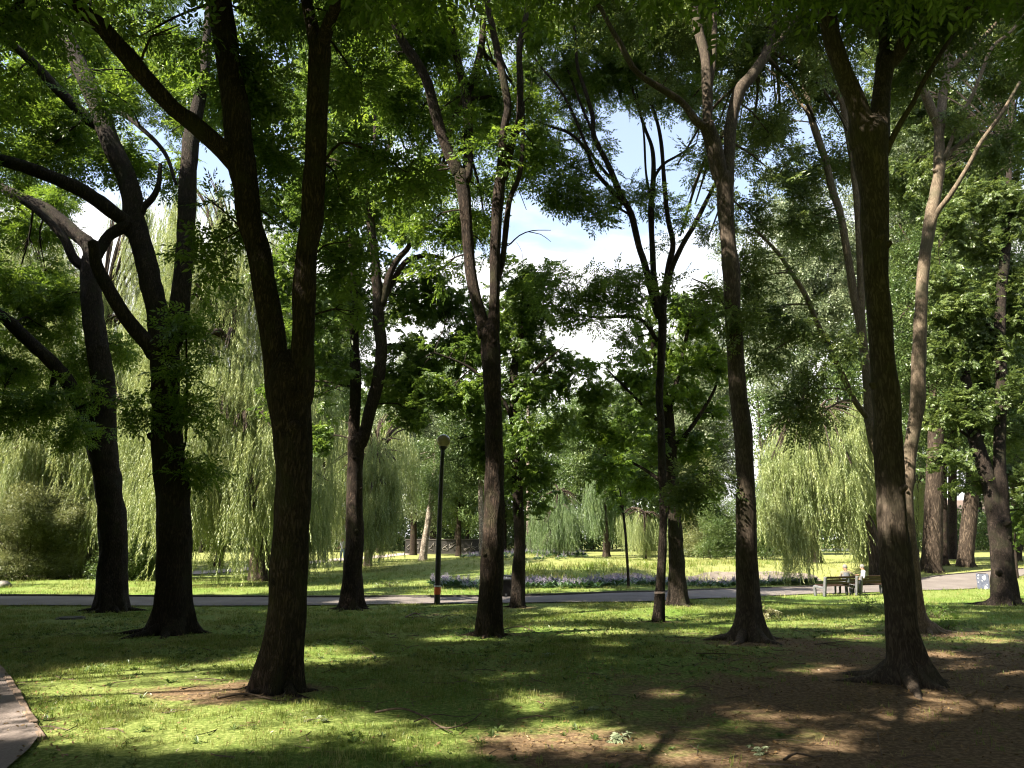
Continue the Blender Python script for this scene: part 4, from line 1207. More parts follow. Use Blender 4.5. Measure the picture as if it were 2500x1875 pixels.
fg_tree('T9', 'ash_tree', 'grey-brown trunk with flared foot, left of the bench, forking high', M['bark_grey'], M['ash_leaf_olive'], [
    ([(1828, 1567), (1827, 1550), (1826, 1525), (1826, 1490), (1826, 1444), (1822, 1322), (1820, 1200), (1821, 1179), (1815, 1063), (1805, 986), (1796, 870), (1790, 793), (1787, 716), (1785, 650), (1779, 600), (1773, 540), (1770, 480), (1769, 440)], [120, 92, 72, 60, 55, 50, 47, 45, 44, 41, 41, 37, 39, 44, 37, 36, 41, 46]),
    ([(1762, 440), (1740, 347), (1725, 301)], [34, 38, 36], -0.3),
    ([(1722, 310), (1700, 296), (1667, 252), (1614, 216), (1573, 191), (1544, 163), (1516, 110), (1492, 69), (1467, 20), (1455, -10)], [20, 19, 17, 17, 15, 14, 13, 12, 11, 10], -1.0),
    ([(1727, 315), (1727, 251), (1725, 174), (1717, 116), (1704, 69), (1696, -5)], [28, 26, 24, 23, 22, 20], 0.4),
    ([(1730, 220), (1741, 154), (1744, 77), (1747, -5)], [14, 14, 13, 12], 0.4),
    ([(1772, 440), (1780, 366), (1785, 301), (1804, 224), (1835, 185), (1870, 135)], [32, 28, 29, 30, 26, 26], 0.4),
    ([(1868, 138), (1885, 77), (1893, 19), (1898, -10)], [20, 19, 18, 16], 0.3),
    ([(1872, 138), (1900, 104), (1928, 65), (1970, 0), (1980, -20)], [14, 12, 11, 9, 8], -0.4),
    ([(1800, 1175), (1770, 1172), (1735, 1175), (1705, 1185)], [5, 4, 3, 2], -0.2),
    ([(1790, 800), (1765, 740), (1730, 700), (1690, 680)], [7, 6, 5, 3], -0.4),
], [(1500, 40, 50, 40), (1600, 40, 60, 50), (1690, 30, 40, 40, 1), (1850, 100, 50, 70, 1), (1930, 60, 50, 50, 1), (1960, 190, 50, 60, 1), (1720, 690, 40, 24, -.3, 2), (1680, 700, 26, 34, -.4, 2), (1750, 720, 26, 24, -.3, 2), (1700, 1170, 30, 20, -.2, 2.5), (1680, 1210, 30, 22, -.2, 2.5), (1740, 1150, 20, 16, -.2, 2), (1800, 780, 16, 40, -.3, 1.4), (1650, 140, 50, 60, 1), (1550, 60, 50, 40, 1), (1800, 160, 30, 60, 1.2), (1740, 380, 20, 30, 1, .8), (1880, 330, 30, 50, 1.3), (1900, 430, 40, 60, 1.3), (1850, 540, 30, 60, 1.3)] + high(1780, 2150, -60, 420, 2, 5, 20, 209, .5, 45, 70) + high(1380, 1790, -60, 250, 3, 8, 18, 208, .45, 45, 70) + high(1650, 1800, 250, 600, 3, 7, 8, 218, .4, 35, 50),
    seed=9, dens=9, sigma=0.18, spray=0.9)

fg_tree('T10', 'ash_tree', 'large grey trunk with spreading roots in the right foreground', M['bark_grey'], M['ash_leaf_olive'], [
    ([(2222, 1672), (2215, 1645), (2211, 1610), (2204, 1560), (2200, 1525), (2194, 1444), (2184, 1322), (2176, 1200), (2174, 1179), (2168, 1063), (2160, 947), (2150, 831), (2143, 716), (2136, 600), (2133, 463), (2127, 390), (2122, 330)], [170, 122, 92, 80, 74, 72, 68, 62, 65, 63, 63, 60, 57, 62, 64, 76, 88]),
    ([(2108, 345), (2100, 280), (2082, 231), (2055, 166), (2032, 96), (2020, 39), (2012, -5)], [58, 52, 46, 43, 40, 39, 38], -0.3),
    ([(2140, 345), (2148, 280), (2152, 231), (2159, 174), (2164, 140)], [52, 46, 42, 42, 44], 0.3),
    ([(2160, 150), (2158, 96), (2148, -5)], [26, 24, 22], 0.3),
    ([(2170, 160), (2198, 125), (2221, 69), (2245, -5)], [36, 36, 36, 34], -0.4),
    ([(2165, 375), (2172, 352), (2198, 301), (2229, 251), (2252, 204), (2306, 116), (2375, 0), (2385, -20)], [16, 14, 13, 12, 12, 11, 10, 9], -0.8),
], [(2100, 40, 30, 30, .8), (2300, 60, 50, 40, .4), (2230, 170, 30, 30, 1), (1990, 50, 30, 40, .8)],
    seed=10, dens=14, sigma=0.15, spray=0.9, lobes_root=5)

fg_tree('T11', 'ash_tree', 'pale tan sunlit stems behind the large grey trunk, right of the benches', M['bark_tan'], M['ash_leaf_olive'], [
    ([(2262, 1552), (2252, 1530), (2244, 1505), (2238, 1444), (2230, 1363), (2220, 1281), (2217, 1200), (2220, 1179), (2222, 1101), (2235, 1024), (2242, 947), (2245, 831), (2250, 716), (2256, 640), (2271, 540), (2292, 424), (2293, 347), (2294, 300)], [80, 52, 38, 27, 25, 23, 22, 26, 31, 32, 34, 30, 28, 27, 28, 27, 22, 24]),
    ([(2292, 310), (2267, 251), (2248, 201), (2229, 135), (2215, 60), (2205, -5)], [20, 20, 19, 17, 14, 12], -0.5),
    ([(2296, 310), (2302, 231), (2314, 154), (2317, 77), (2326, -5)], [22, 21, 20, 20, 18], 0.4),
    ([(2312, 180), (2333, 154), (2383, 108), (2441, 50), (2483, 12), (2500, -5)], [12, 12, 11, 10, 9, 8], -0.6),
    ([(2298, 400), (2306, 386), (2344, 289), (2371, 239), (2395, 181), (2422, 116), (2468, 77), (2510, 20)], [10, 10, 9, 9, 8, 8, 7, 5], -0.8),
    ([(2298, 410), (2314, 378), (2371, 328), (2433, 282), (2468, 231), (2499, 166), (2520, 80)], [11, 11, 10, 10, 9, 8, 6], 0.8),
    ([(2262, 590), (2287, 521), (2321, 475), (2364, 405), (2395, 347), (2445, 278), (2490, 200)], [12, 13, 12, 11, 10, 9, 7], -1.2),
    ([(2222, 1280), (2185, 1190), (2150, 1120), (2134, 1082), (2121, 1024)], [22, 24, 25, 26, 22], 0.3),
    ([(2118, 1020), (2086, 978), (2059, 920), (2020, 839), (1997, 793), (1966, 720), (1932, 666), (1897, 615), (1843, 559)], [13, 13, 13, 13, 13, 12, 11, 9, 5], -0.8),
    ([(2122, 1030), (2121, 994), (2117, 909), (2109, 851), (2098, 785), (2082, 708), (2068, 617), (2051, 521), (2032, 463), (2017, 397), (1997, 340), (1978, 278), (1966, 212), (1951, 147), (1928, 77), (1910, -5)], [22, 22, 22, 21, 20, 19, 18, 17, 17, 16, 16, 15, 14, 13, 12, 10], 0.6),
    ([(2105, 830), (2098, 600), (2085, 420), (2062, 280), (2051, 239), (2017, 193), (1993, 116), (1974, 58), (1964, -5)], [16, 15, 15, 16, 16, 15, 14, 14, 13], 0.5),
    ([(1985, 300), (1940, 230), (1900, 190), (1850, 150)], [7, 6, 5, 3]),
], [(1900, 660, 40, 40, -.7), (1860, 760, 40, 36, -.6), (1950, 790, 40, 40, -.6), (1990, 900, 40, 30, -.6), (1950, 985, 30, 20, -.6, 1.6), (1990, 1020, 24, 14, -.7, 1.6), (1830, 630, 40, 40, -.6), (2010, 200, 40, 60, 1), (1950, 420, 60, 60, 1), (2390, 130, 50, 50), (2450, 180, 50, 60), (2360, 290, 40, 40), (2430, 370, 50, 50, .6), (1880, 860, 30, 30, -.6), (1820, 700, 30, 30, -.6), (2470, 60, 50, 50), (2050, 380, 20, 50, 1.4), (2060, 840, 20, 40, -.4, .7), (1990, 560, 40, 60, 1.2), (1930, 540, 40, 40, .8), (2200, 40, 40, 40, .8), (1900, 300, 40, 40, .8)],
    seed=11, dens=9, sigma=0.19, spray=0.9, keep=0.85)

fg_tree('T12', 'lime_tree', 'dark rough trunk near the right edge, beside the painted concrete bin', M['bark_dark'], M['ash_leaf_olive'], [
    ([(2452, 1482), (2452, 1455), (2450, 1403), (2443, 1322), (2440, 1280)], [80, 62, 52, 47, 50]),
    ([(2448, 1290), (2446, 1217), (2440, 1100), (2445, 947), (2441, 831), (2445, 716), (2456, 600), (2460, 480), (2470, 350)], [32, 30, 27, 25, 25, 23, 22, 16, 8], 0.4),
    ([(2435, 1285), (2414, 1179), (2383, 1082), (2371, 1024), (2355, 900), (2340, 780)], [36, 34, 32, 28, 20, 10], 1.2),
    ([(2446, 1010), (2456, 997), (2499, 982), (2540, 960)], [10, 9, 8, 5], -0.4),
    ([(2380, 1080), (2330, 1050), (2290, 1120), (2270, 1140)], [7, 6, 5, 3]),
    ([(2441, 830), (2390, 760), (2340, 700), (2300, 680)], [10, 8, 6, 3]),
], [(2380, 600, 70, 60), (2460, 690, 60, 60), (2350, 760, 60, 60), (2420, 860, 60, 60), (2330, 900, 50, 60), (2480, 800, 50, 60), (2380, 1000, 60, 50), (2470, 1060, 50, 50), (2310, 690, 50, 60, .5), (2300, 1000, 40, 50, .5), (2320, 1120, 40, 40, .5), (2480, 520, 60, 60), (2400, 480, 60, 60), (2300, 560, 40, 60, .6), (2480, 940, 40, 50), (2430, 1150, 50, 30, .8), (2350, 1180, 40, 24, .8, .8), (2490, 1160, 30, 40), (2290, 800, 30, 70, .6), (2400, 720, 60, 60, 1.2), (2440, 780, 60, 60, 1.5), (2500, 1250, 20, 50, .5)] + high(2180, 2540, -60, 520, 2, 6, 26, 212, .6),
    proto_key='palm', seed=12, dens=8, keep=0.4)

# ------------------------------------------------------------------ neighbouring trees of the same grove, left of and behind the viewer: their crowns shade the foreground
def shade_trees():
    r = np.random.default_rng(55)
    spots = [(-9.5, -2.5, 'tall ash standing behind the viewer on the left'), (-4.2, 1.2, 'ash standing just left of the viewer'), (-14.5, 5.0, 'ash beside the side path, far left outside the view'),
             (-11.5, 10.0, 'ash on the left lawn outside the view'), (4.8, 1.6, 'ash standing just right of the viewer'), (-1.5, -4.5, 'ash standing right behind the viewer'), (-19.5, 12.5, 'ash beyond the left edge near the path'), (-26, 18, 'ash farther left beside the path, outside the view'), (-20, 1, 'ash well left of the viewer')]
    g = np.stack([r.uniform(-22, 15, 15000), r.uniform(3.5, 27.5, 15000)], 1)
    g = np.concatenate([g, np.stack([r.uniform(-1, 13, 1300), r.uniform(5, 14, 1300)], 1)])
    z = zg(g[:, 0], g[:, 1])
    h = r.uniform(6.8, 14, len(g))
    k = h / -TRAVEL[2]
    P = np.stack([g[:, 0] - TRAVEL[0] * k, g[:, 1] - TRAVEL[1] * k, z + h], 1)
    T = []
    for key, lo, hi in (('T1', 0, 12), ('T2', 0, 12), ('T3', 0, 12), ('T9', 0, 2.2), ('T10', 0, 3.2), ('T5', 0, 3.0), ('T4', 0, 5), ('T12', 0, 8), ('T7', 0, 4)):
        for nd in NODES[key]:
            if lo <= nd[0][2] <= hi:
                for _ in range(5):
                    T.append(nd[0] - TRAVEL * r.uniform(4.5, 13) + r.normal(0, .28, 3))
    T = np.array(T)
    P = np.concatenate([P, T[(T[:, 2] > 4.2) & (T[:, 2] < 14)]])
    P = P[~in_view(P, 70)]
    P = P[np.linalg.norm(P[:, :2], axis=1) > 1.0]
    B = np.array([(s[0], s[1]) for s in spots])
    idx = np.argmin(((P[:, None, :2] - B[None]) ** 2).sum(2), 1)
    for i, (bx, by, label) in enumerate(spots):
        base = np.array([bx, by, gz(bx, by)])
        root = thing('ash_tree', label, 'tree', base, 'trees of the grove')
        top = base + np.array([r.uniform(-.6, .6), r.uniform(-.6, .6), 9.5])
        fork = base * 0.55 + top * 0.45
        v, f = tube([base - [0, 0, .15], base + [0.02, 0, .35], base + [.05, .03, 1.5], fork, top], [.42, .30, .25, .2, .06], 18, .2, .08, i, 5, .4, base[2])
        mesh_obj('trunk', v, f, M['bark_brown'], root, origin=base)
        C = P[idx == i]
        if len(C) == 0:
            continue
        NPs = [fork, (fork + top) / 2, top]
        for j in range(7):
            t = C[r.integers(len(C))]
            s = NPs[j % 3]
            m = (s + t) / 2 + np.array([0, 0, .5])
            v, f = tube([s, m, t], [.09, .06, .02], 8, .3, .06, j)
            mesh_obj('limb', v, f, M['bark_brown'], root, origin=base)
        n = 7
        Q = (C[:, None, :] + r.normal(0, 0.26, (len(C), n, 3))).reshape(-1, 3)
        Q = Q[~in_view(Q, 25)]
        Q = Q[~lit_reject(Q, 0.985)]
        scatter('crown', Q, spray_rot(len(Q), r), r.uniform(0.9, 1.35, len(Q)), 'ash', M['ash_leaf'], root, base)
shade_trees()

# ------------------------------------------------------------------ willows
def trace(pts, w, Y, dY=0.0):
    n = len(pts)
    if len(w) != n:
        w = np.interp(np.linspace(0, 1, n), np.linspace(0, 1, len(w)), w)
    P, R = [], []
    for i, (px, py) in enumerate(pts):
        y = Y + dY * i / max(1, n - 1)
        P.append(at(px, py, y)); R.append(w[i] / 2 * mpp(px, py, y))
    return P, R

def willow(label, trunks, domes, leaf, seed, group='weeping willows', per=1.0, Y=None, scale=1.0, bark='bark_willow'):
    r = np.random.default_rng(seed)
    pts0 = trunks[0][0]
    b = hit(*pts0[0]) if Y is None else at(pts0[0][0], pts0[0][1], Y)
    b = np.array([b[0], b[1], gz(b[0], b[1])])
    root = thing('willow_tree', label, 'tree', b, group)
    NPs = []
    for i, (pts, w) in enumerate(trunks):
        P, R = trace(pts, w, b[1], 0.0 if i == 0 else r.uniform(-1, 1))
        if i == 0:
            P[0][2] = b[2] - 0.15
        v, f = tube(P, R, 16 if i == 0 else 10, 0.25, 0.12, seed + i, 5 if i == 0 else 0, .5, b[2], fq=3.5)
        mesh_obj('trunk' if i == 0 else 'limb', v, f, M[bark], root, origin=b)
        NPs += P[-3:]
    NPs = np.array(NPs)
    A, ROT, S = [], [], []
    br = MB()
    for (px, top, half, bot, dY) in domes:
        Yd = b[1] + dY
        c = at(px, top, Yd); s = mpp(px, top, Yd)
        lowz = at(px, bot, Yd)[2]
        Rr = half * s
        H = c[2] - lowz
        nb = max(14, int(Rr * H * 8.0 * per))
        st = NPs[int(np.argmin(((NPs - c) ** 2).sum(1)))]
        hub = [(math.sqrt(r.uniform(0.05, 1.0)), r.uniform(0, 2 * math.pi)) for _ in range(max(5, nb // 7))]
        for k in range(nb):
            h_ = hub[r.integers(len(hub))]
            rho = float(np.clip(h_[0] + r.normal(0, .10), 0.02, 1.05)); th = h_[1] + r.normal(0, .16)
            zt = c[2] - rho ** 2 * min(H * 0.5, Rr * 0.75)
            x, y = c[0] + Rr * rho * math.cos(th), c[1] + Rr * 0.8 * rho * math.sin(th)
            zz = zt - (zt - lowz) * r.random() ** 1.25 * 0.8
            if k < 9:
                e = np.array([x, y, zt])
                m = (st + e) / 2 + np.array([0, 0, 0.18 * np.linalg.norm(e - st)])
                v, f = tube([st, m, e], [0.10 * scale, 0.06 * scale, 0.015], 6, 0.5, 0.05, k)
                br.add(v, f)
            m = int(r.integers(5, 11))
            q = np.array([x, y, zz]) + r.normal(0, 1, (m, 3)) * np.array([0.16, 0.16, 0.22]) * scale
            A.append(q)
            ln = r.normal(0, 0.07, 2)
            ROT.append(np.stack([r.normal(ln[0], 0.12, m), r.normal(ln[1], 0.12, m), r.uniform(0, 6.28, m)], 1))
            S.append(np.clip(r.uniform(0.45, 1.45, m) * scale, 0.3, np.maximum(0.35, (q[:, 2] - lowz + r.uniform(0, .5, m)) / 1.6 + .25)))
    P = np.concatenate(A); ROT = np.concatenate(ROT); S = np.concatenate(S)
    gzv = zg(P[:, 0], P[:, 1])
    ok = (P[:, 2] - S * 1.6 > gzv + 0.05) & ~gap_reject(P)
    if br.n:
        o = br.build('branches', M[bark], root, smooth=True, origin=b); o['kind'] = 'stuff'
    scatter('crown', P[ok], ROT[ok], S[ok], 'strand', leaf, root, b)
    return root

willow('large yellow-green weeping willow behind the nearest trunk', [
    ([(638, 1418), (636, 1390), (634, 1330), (627, 1260), (622, 1217), (600, 1150), (586, 1063), (575, 960), (570, 850)], [62, 50, 44, 43, 44, 40, 34, 26, 16]),
    ([(630, 1225), (645, 1150), (660, 1080), (700, 980)], [30, 26, 22, 14]),
    ([(586, 1070), (540, 990), (500, 900)], [22, 18, 12])],
    [(540, 480, 150, 1000, 0), (620, 560, 150, 1330, 2), (450, 640, 110, 1380, 0), (560, 800, 150, 1340, -3), (700, 850, 110, 1330, -1), (500, 1000, 90, 1390, -4), (640, 1020, 100, 1290, -4), (760, 900, 90, 1360, 3), (590, 1230, 40, 1405, -4.5), (480, 420, 80, 700, 3), (760, 1150, 60, 1400, 1), (700, 1240, 50, 1390, -2)],
    M['willow_leaf'], 31)
willow('tall weeping willow filling the left edge behind the shrubs', [
    ([(120, 1392), (122, 1340), (125, 1250), (128, 1150), (130, 1000), (120, 850)], [50, 42, 38, 36, 30, 18]),
    ([(128, 1100), (200, 950), (240, 820)], [24, 18, 10])],
    [(60, 500, 170, 1000, 2), (180, 620, 120, 1150, -2), (20, 800, 120, 1250, -3), (120, 900, 120, 1250, -4), (330, 560, 70, 1100, 0), (330, 760, 90, 1280, -2), (230, 950, 110, 1220, -4), (90, 1050, 90, 1230, -5), (310, 1000, 80, 1330, -4), (330, 480, 50, 760, 2)],
    M['willow_leaf'], 32, Y=44)
willow('grey-green willow hanging over the lawn behind the lamp', [
    ([(898, 1383), (899, 1372), (903, 1330), (908, 1281), (912, 1212), (915, 1120)], [26, 20, 18, 17, 16, 10]),
    ],
    [(880, 1000, 90, 1310, 0), (930, 1040, 80, 1330, -2), (850, 1110, 70, 1350, -3), (950, 1120, 60, 1340, -3), (960, 1000, 60, 1260, 3), (930, 1180, 36, 1375, -4)],
    M['willow_leaf'], 33, per=0.8)
willow('leaning willow stem left of the large willow', [
    ([(532, 1383), (536, 1360), (545, 1320), (553, 1281), (578, 1224), (600, 1150)], [26, 20, 18, 18, 17, 12])],
    [(560, 1080, 70, 1300, 2)], M['willow_leaf_cool'], 34)
willow('sunlit pale weeping willow left of the two benches', [
    ([(2142, 1412), (2139, 1390), (2136, 1350), (2128, 1300), (2112, 1262), (2095, 1240), (2088, 1205), (2098, 1150), (2090, 1060)], [38, 32, 28, 26, 24, 24, 22, 20, 12]),
    ([(2095, 1240), (2070, 1262), (2052, 1272), (2066, 1240), (2082, 1190)], [20, 18, 14, 10, 6]),
    ([(2098, 1150), (2040, 1060), (1990, 1010)], [16, 12, 8])],
    [(1960, 990, 100, 1290, -3), (1910, 1060, 70, 1330, -4), (2040, 960, 90, 1230, 0), (1905, 1200, 26, 1410, -5), (1940, 1180, 40, 1380, -5), (2000, 1080, 70, 1320, -4), (2070, 1070, 60, 1240, 2), (2130, 1120, 50, 1330, 2), (2110, 1230, 40, 1390, 2.5), (1990, 960, 80, 1150, -1), (1880, 1100, 40, 1290, -4), (2080, 1230, 30, 1370, 3)],
    M['willow_leaf'], 35, per=1.25)
willow('young weeping willow with three stakes in the purple flower bed', [
    ([(1366, 1352), (1366, 1330), (1365, 1290), (1364, 1240), (1364, 1200)], [9, 8, 7, 6, 4])],
    [(1362, 1180, 50, 1310, 0), (1330, 1215, 42, 1325, -.5), (1398, 1215, 42, 1325, .3), (1365, 1230, 70, 1340, -1), (1330, 1325, 10, 1352, -2)],
    M['willow_leaf_cool'], 36, per=3.0, Y=50, scale=0.6)
willow('smaller yellowish young willow right of the staked one', [
    ([(1575, 1356), (1575, 1340), (1574, 1300), (1573, 1250)], [8, 7, 6, 4])],
    [(1560, 1245, 50, 1345, 0), (1600, 1260, 40, 1350, 0), (1530, 1250, 30, 1310, 2)],
    M['willow_leaf'], 37, per=2.6, Y=54, scale=0.6)
willow('drooping dark willow between the two young willows', [
    ([(1480, 1338), (1480, 1300), (1478, 1240), (1478, 1180)], [10, 9, 7, 5])],
    [(1470, 1150, 50, 1300, 0), (1510, 1180, 40, 1310, 1), (1450, 1190, 30, 1290, 0)],
    M['willow_leaf_cool'], 38, per=1.6, Y=66, scale=0.8)
willow('narrow willow right of the tan stems, far behind the bench', [
    ([(2236, 1370), (2236, 1330), (2238, 1260), (2240, 1180)], [14, 12, 10, 6])],
    [(2240, 1150, 36, 1330, 0)], M['willow_leaf'], 39, Y=60, scale=0.8)

# ------------------------------------------------------------------ other trees and shrubs behind
def bg_tree(name, label, px, py, top, half, bot, leaf, seed, trunk=((0, 0), (0, -1)), tw=(20, 10), key='clump', Y=None, bark='bark_brown', nl=16, sc=1.0, cx=None, group='trees behind the path', depth=0.9, cat='tree', per=18):
    r = np.random.default_rng(seed)
    b = hit(px, py) if Y is None else at(px, py, Y)
    b = np.array([b[0], b[1], gz(b[0], b[1])])
    root = thing(name, label, cat, b, group)
    cx = px if cx is None else cx
    c = at(cx, (top + bot) / 2, b[1])
    s = mpp(cx, (top + bot) / 2, b[1])
    rad = np.array([half * s, half * s * depth, (bot - top) / 2 * s])
    topc = c + np.array([0, 0, rad[2] * 0.55])
    if tw is not None:
        pts = [b - [0, 0, .15], b + [0, 0, .25], b * 0.6 + c * 0.4, c, topc]
        w0 = tw[0] * mpp(px, py, b[1]) / 2; w1 = tw[1] * mpp(px, py, b[1]) / 2
        v, f = tube(pts, [w0 * 1.25, w0, (w0 + w1) / 2, w1, w1 * 0.3], 12, 0.35, 0.1, seed, 5, .4, b[2], fq=3.5)
        mesh_obj('trunk', v, f, M[bark], root, origin=b)
    else:
        stm = MB()
        for k in range(9):
            e = c + r.normal(0, 0.45, 3) * rad
            q0 = b + np.array([r.normal(0, .25 * rad[0]), r.normal(0, .25 * rad[1]), -.05])
            v, f = tube([q0, (q0 + e) / 2 + r.normal(0, .06, 3), e], [.03, .02, .008], 5, .4, 0, k)
            stm.add(v, f)
        o = stm.build('stems', M[bark], root, smooth=True, origin=b); o['kind'] = 'stuff'
    P = []
    br = MB()
    for k in range(nl):
        d = r.normal(0, 1, 3); d /= np.linalg.norm(d)
        lc = c + d * rad * (r.uniform(0.25, 0.85))
        if tw is None and k % 3 == 0:
            lc[2] = b[2] + r.uniform(0.15, 0.35) * rad[2]
            lc[1] = b[1] - abs(r.normal(0, .3)) * rad[1]
        lr = rad * r.uniform(0.28, 0.45)
        lr = np.maximum(lr, 0.3)
        if tw is not None:
            st = b * 0.25 + c * 0.75 if lc[2] < c[2] else (c + topc) / 2
            v, f = tube([st, (st + lc) / 2 + [0, 0, .2], lc], [w1 * .5, w1 * .3, w1 * .12], 5, .6, 0, k)
            br.add(v, f)
        m = int(per * r.uniform(0.7, 1.3) * (np.prod(lr) ** (1 / 3) / sc) ** 1.5) + 4
        dd = r.normal(0, 1, (m, 3)); dd /= np.linalg.norm(dd, axis=1)[:, None]
        P.append(lc + dd * lr * (r.uniform(0.4, 1.0, m) ** 0.5)[:, None])
    P = np.concatenate(P)
    P = P[P[:, 2] > zg(P[:, 0], P[:, 1]) + 0.3 * sc]
    P = P[~gap_reject(P)]
    if br.n:
        o = br.build('branches', M[bark], root, smooth=True, origin=b); o['kind'] = 'stuff'
    rot = np.stack([r.normal(0, .5, len(P)), r.normal(0, .5, len(P)), r.uniform(0, 6.28, len(P))], 1)
    scatter('crown', P, rot, r.uniform(0.7, 1.25, len(P)) * sc, key, leaf, root, b)
    return root

G = 'trees behind the path'
bg_tree('poplar_tree', 'tall silvery poplar behind the tan stems, crown reaching the sky gap', 1990, 1372, 330, 190, 1000, M['poplar_leaf'], 41, tw=(30, 14), Y=52, nl=30, sc=1.0, cx=1950)
bg_tree('poplar_tree', 'silvery poplar with sunlit top at the upper right', 2300, 1375, 20, 190, 900, M['poplar_leaf'], 42, tw=(30, 16), Y=50, nl=30, cx=2290)
bg_tree('poplar_tree', 'huge pale furrowed trunk beside the far end of the path', 2276, 1392, 420, 160, 1180, M['wood_leaf'], 43, tw=(48, 30), bark='bark_willow', nl=24, cx=2290, Y=46)
bg_tree('lime_tree', 'second thick trunk right of the huge pale trunk', 2358, 1387, 560, 150, 1200, M['wood_leaf'], 44, tw=(38, 26), bark='bark_willow', nl=24, cx=2400, Y=49)
bg_tree('lime_tree', 'darker trunk half hidden between two thick ones on the right', 2325, 1364, 700, 110, 1240, M['wood_leaf'], 45, tw=(24, 14), nl=16, Y=62)
bg_tree('birch_tree', 'leaning birch trunk just left of the lamp post', 1032, 1370, 1010, 70, 1290, M['wood_leaf'], 46, tw=(20, 12), bark='bark_birch', cx=1062, nl=14, Y=54, key='fine', sc=1.1)
bg_tree('birch_tree', 'birch whose foot shows left of the straight brown trunk', 1178, 1366, 900, 90, 1240, M['wood_leaf'], 47, tw=(16, 10), bark='bark_birch', cx=1170, nl=14, Y=55)
bg_tree('maple_tree', 'round green tree behind the globe lamp', 1120, 1335, 1080, 110, 1310, M['wood_leaf'], 48, tw=(14, 8), Y=72, nl=18, sc=1.2)
bg_tree('maple_tree', 'bright green tree rising left of the taped trunk', 1480, 1335, 870, 150, 1290, M['wood_leaf'], 49, tw=(18, 10), Y=70, nl=26, sc=1.2)
bg_tree('maple_tree', 'pale green tree right of the taped trunk above the shrubs', 1720, 1335, 760, 130, 1290, M['poplar_leaf'], 50, tw=(18, 10), Y=74, nl=26, sc=1.2)
bg_tree('maple_tree', 'tree behind the small sky gap left of the brown trunk', 1010, 1335, 830, 130, 1290, M['poplar_leaf'], 51, tw=(18, 10), Y=76, nl=22, sc=1.2)
bg_tree('maple_tree', 'dark tree filling the gap right of the V-shaped trunk', 790, 1350, 560, 130, 1100, M['wood_leaf'], 52, tw=(20, 12), Y=58, nl=26, sc=1.1)
bg_tree('maple_tree', 'dark tree at the right edge beyond the path', 2480, 1360, 500, 130, 1260, M['wood_leaf'], 53, tw=(24, 14), Y=56, nl=26, sc=1.1)
bg_tree('birch_tree', 'pale birch crown right of the brown trunk against the cloud', 1290, 1335, 650, 60, 1000, M['poplar_leaf'], 54, tw=(12, 7), Y=78, nl=14, sc=1.1, bark='bark_birch', key='fine')
bg_tree('shrub', 'rounded green bush left of the grey-brown trunk', 1745, 1352, 1150, 60, 1350, M['wood_leaf'], 60, tw=None, Y=62, nl=16, key='fine', sc=1.1, group='shrubs', cat='shrub', per=30)
bg_tree('shrub', 'bright yellow-green bush behind the rounded one', 1690, 1345, 1120, 60, 1330, M['shrub_leaf'], 61, tw=None, Y=68, nl=16, key='fine', sc=1.2, group='shrubs', cat='shrub', per=30)
bg_tree('shrub', 'dark bush between trunk and sunlit willow', 1850, 1350, 1120, 60, 1345, M['wood_leaf'], 62, tw=None, Y=60, nl=16, key='fine', sc=1.1, group='shrubs', cat='shrub', per=30)
for i, (px, py, top, half, lab, mt) in enumerate([(30, 1394, 1180, 90, 'leafy shrub at the left edge of the hedge', 'shrub_leaf'), (150, 1394, 1190, 90, 'shrub in the middle of the left hedge', 'shrub_leaf'),
                                          (330, 1392, 1210, 80, 'dark shrub between the two leftmost trunks', 'wood_leaf'), (215, 1388, 1120, 80, 'dry straw-coloured bush above the hedge', 'pale_shrub_leaf'), (-90, 1394, 1170, 90, 'shrub at the hedge end, mostly outside the frame', 'shrub_leaf'),
                                          (90, 1385, 1150, 70, 'pale bush behind the hedge at far left', 'pale_shrub_leaf'), (360, 1388, 1160, 60, 'pale bush right of the dry one', 'pale_shrub_leaf')]):
    bg_tree('shrub', lab, px, py, top, half, py + 6, M[mt], 70 + i, tw=None, nl=34, key='fine', sc=0.85, group='hedge shrubs', cat='shrub', per=34, Y=37.5 + (1.5 if i % 2 else 0) + (3 if i > 2 else 0))
bg_tree('shrub', 'tall weeds at the foot of the wood right of the tan stems', 2200, 1372, 1300, 60, 1372, M['wood_leaf'], 80, tw=None, Y=58, nl=12, key='fine', group='shrubs', cat='shrub', per=26)

